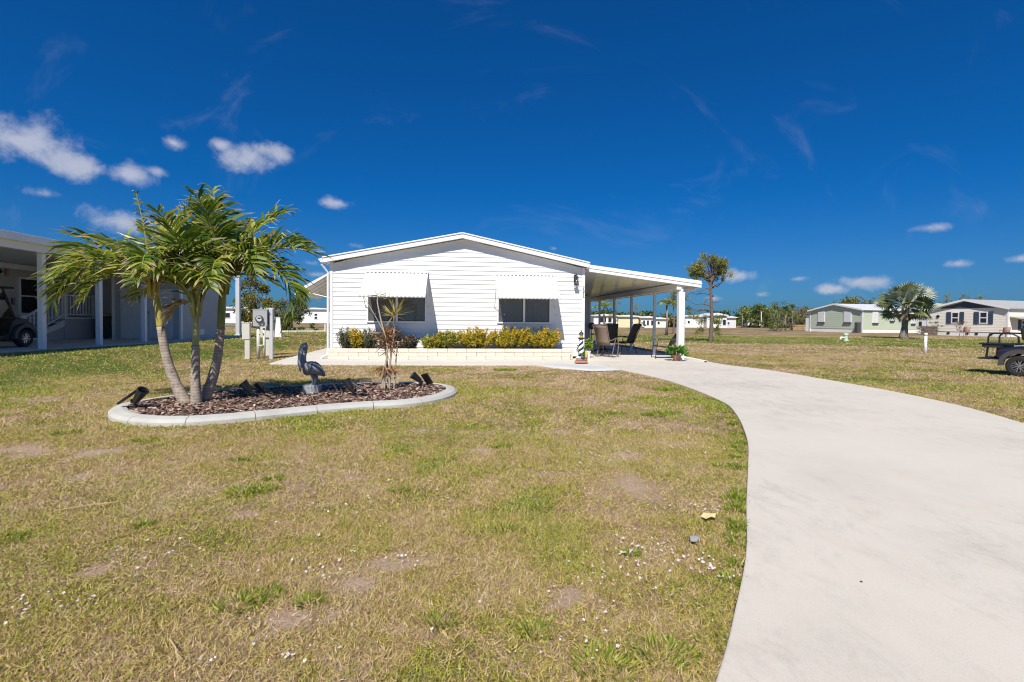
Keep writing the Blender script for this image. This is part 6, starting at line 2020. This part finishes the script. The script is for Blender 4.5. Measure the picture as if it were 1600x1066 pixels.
tuft_m = leaf_mat('tuft_blade', [(0, (.11, .18, .015)), (.5, (.26, .34, .03)), (1, (.48, .46, .10))], .45, .3)
tp = [(-1.95, 3.55, .14), (-1.86, 3.6, .10), (-1.22, 2.15, .11), (-1.15, 2.22, .09), (3.05, 9.2, .25), (2.85, 9.0, .2), (2.0, 6.6, .22), (2.2, 6.75, .2), (1.45, 6.7, .15), (-.2, 12.3, .25), (-.05, 12.5, .2), (.92, 1.9, .10), (.6, 1.85, .12), (.35, 1.78, .12), (-3.8, 5.0, .12), (-4.9, 5.3, .15), (1.55, 3.3, .08), (1.45, 3.05, .08), (-.1, 4.9, .1), (1.9, 4.3, .1), (.2, 3.3, .08), (-2.9, 2.75, .1)]
for i in range(34):
    yy = rng.uniform(1.8, 6.5)
    s_ = np.interp(yy, [1.0, 1.72, 2.12, 2.65, 3.39, 4.12, 5.22, 6.64], [.33, .74, 1.0, 1.29, 1.66, 2.02, 2.55, 3.09])
    tp.append((s_ - rng.uniform(.02, .12), yy, .05))
for i in range(12):
    tp.append((rng.uniform(-4, 1.6), rng.uniform(1.8, 6), rng.uniform(.04, .08)))
Vs = []
for (tx, ty, tr_) in tp:
    n = int(60 + 900 * tr_)
    a = rng.uniform(0, 6.28, n); q = np.sqrt(rng.random(n)) * tr_
    P = np.stack([tx + np.cos(a) * q, ty + np.sin(a) * q * .7, np.full(n, .003)], -1)
    D_ = np.stack([np.cos(a) * .8, np.sin(a) * .8, rng.uniform(.25, 1.1, n)], -1) + rng.normal(size=(n, 3)) * .35
    Vs.append(leaf_quads(P, .035 + .12 * tr_, .0045 + .001 * ty, D=D_))
V = np.concatenate(Vs)
ok = np.ones(len(V), bool)
for p in SOLID:
    ok &= ~in_poly(V[:, 0, 0], V[:, 0, 1], p)
V = V[ok]
tag(link('grass_tufts', np_mesh('grass_tufts', V, tuft_m, {'rnd': rng.random(len(V))})), 'scattered taller bright green grass tufts', 'grass tufts', kind='stuff')

# small white flowers
cl = [(-2.0, 2.6, .35, 30), (-1.0, 2.5, .25, 26), (.75, 2.65, .28, 90), (1.05, 2.5, .18, 40), (.5, 2.35, .3, 40), (-2.1, 2.1, .2, 40), (-.55, 2.55, .15, 14), (.9, 4.6, .35, 60), (1.7, 4.9, .3, 40), (-.5, 3.5, .8, 30), (.2, 2.0, .4, 30), (-.9, 1.85, .3, 26), (1.9, 8.0, 1.0, 110), (-.3, 11, 1.6, 120), (-3.2, 4.0, .6, 16), (-1.2, 3.1, .4, 22), (.6, 5.6, .6, 60), (-.6, 7.5, 1.0, 50), (1.35, 3.3, .2, 26), (2.6, 7.2, .5, 60), (-3.5, 11.5, 1.6, 60)]
rows = []
for (cx, cy, cr, n) in cl:
    for _ in range(int(n * .85)):
        px_, py_ = cx + rng.normal() * cr * .6, cy + rng.normal() * cr * .35
        if any(in_poly(np.array([px_]), np.array([py_]), p)[0] for p in SOLID):
            continue
        c = np.array([px_, py_, rng.uniform(.018, .032)])
        nrm = unit(np.array([rng.normal() * .35, rng.normal() * .35 - .2, 1.0]))
        t1 = unit(np.cross(nrm, np.array([0, 1, .1]))); t2 = np.cross(nrm, t1)
        r = rng.uniform(.0035, .0085) * (1 + .03 * py_)
        a0 = rng.uniform(0, 6.28)
        for q in range(5):
            a = a0 + q * 1.2566
            f_ = lambda an, rr: c + (t1 * math.cos(an) + t2 * math.sin(an)) * rr
            rows.append([c, f_(a - .45, r * .75), f_(a, r) + nrm * .001, f_(a + .45, r * .75)])
tag(link('lawn_flowers', np_mesh('lawn_flowers', np.array(rows), M['flower'])), 'tiny white five-petalled flowers sprinkled over the lawn', 'flowers', kind='stuff')
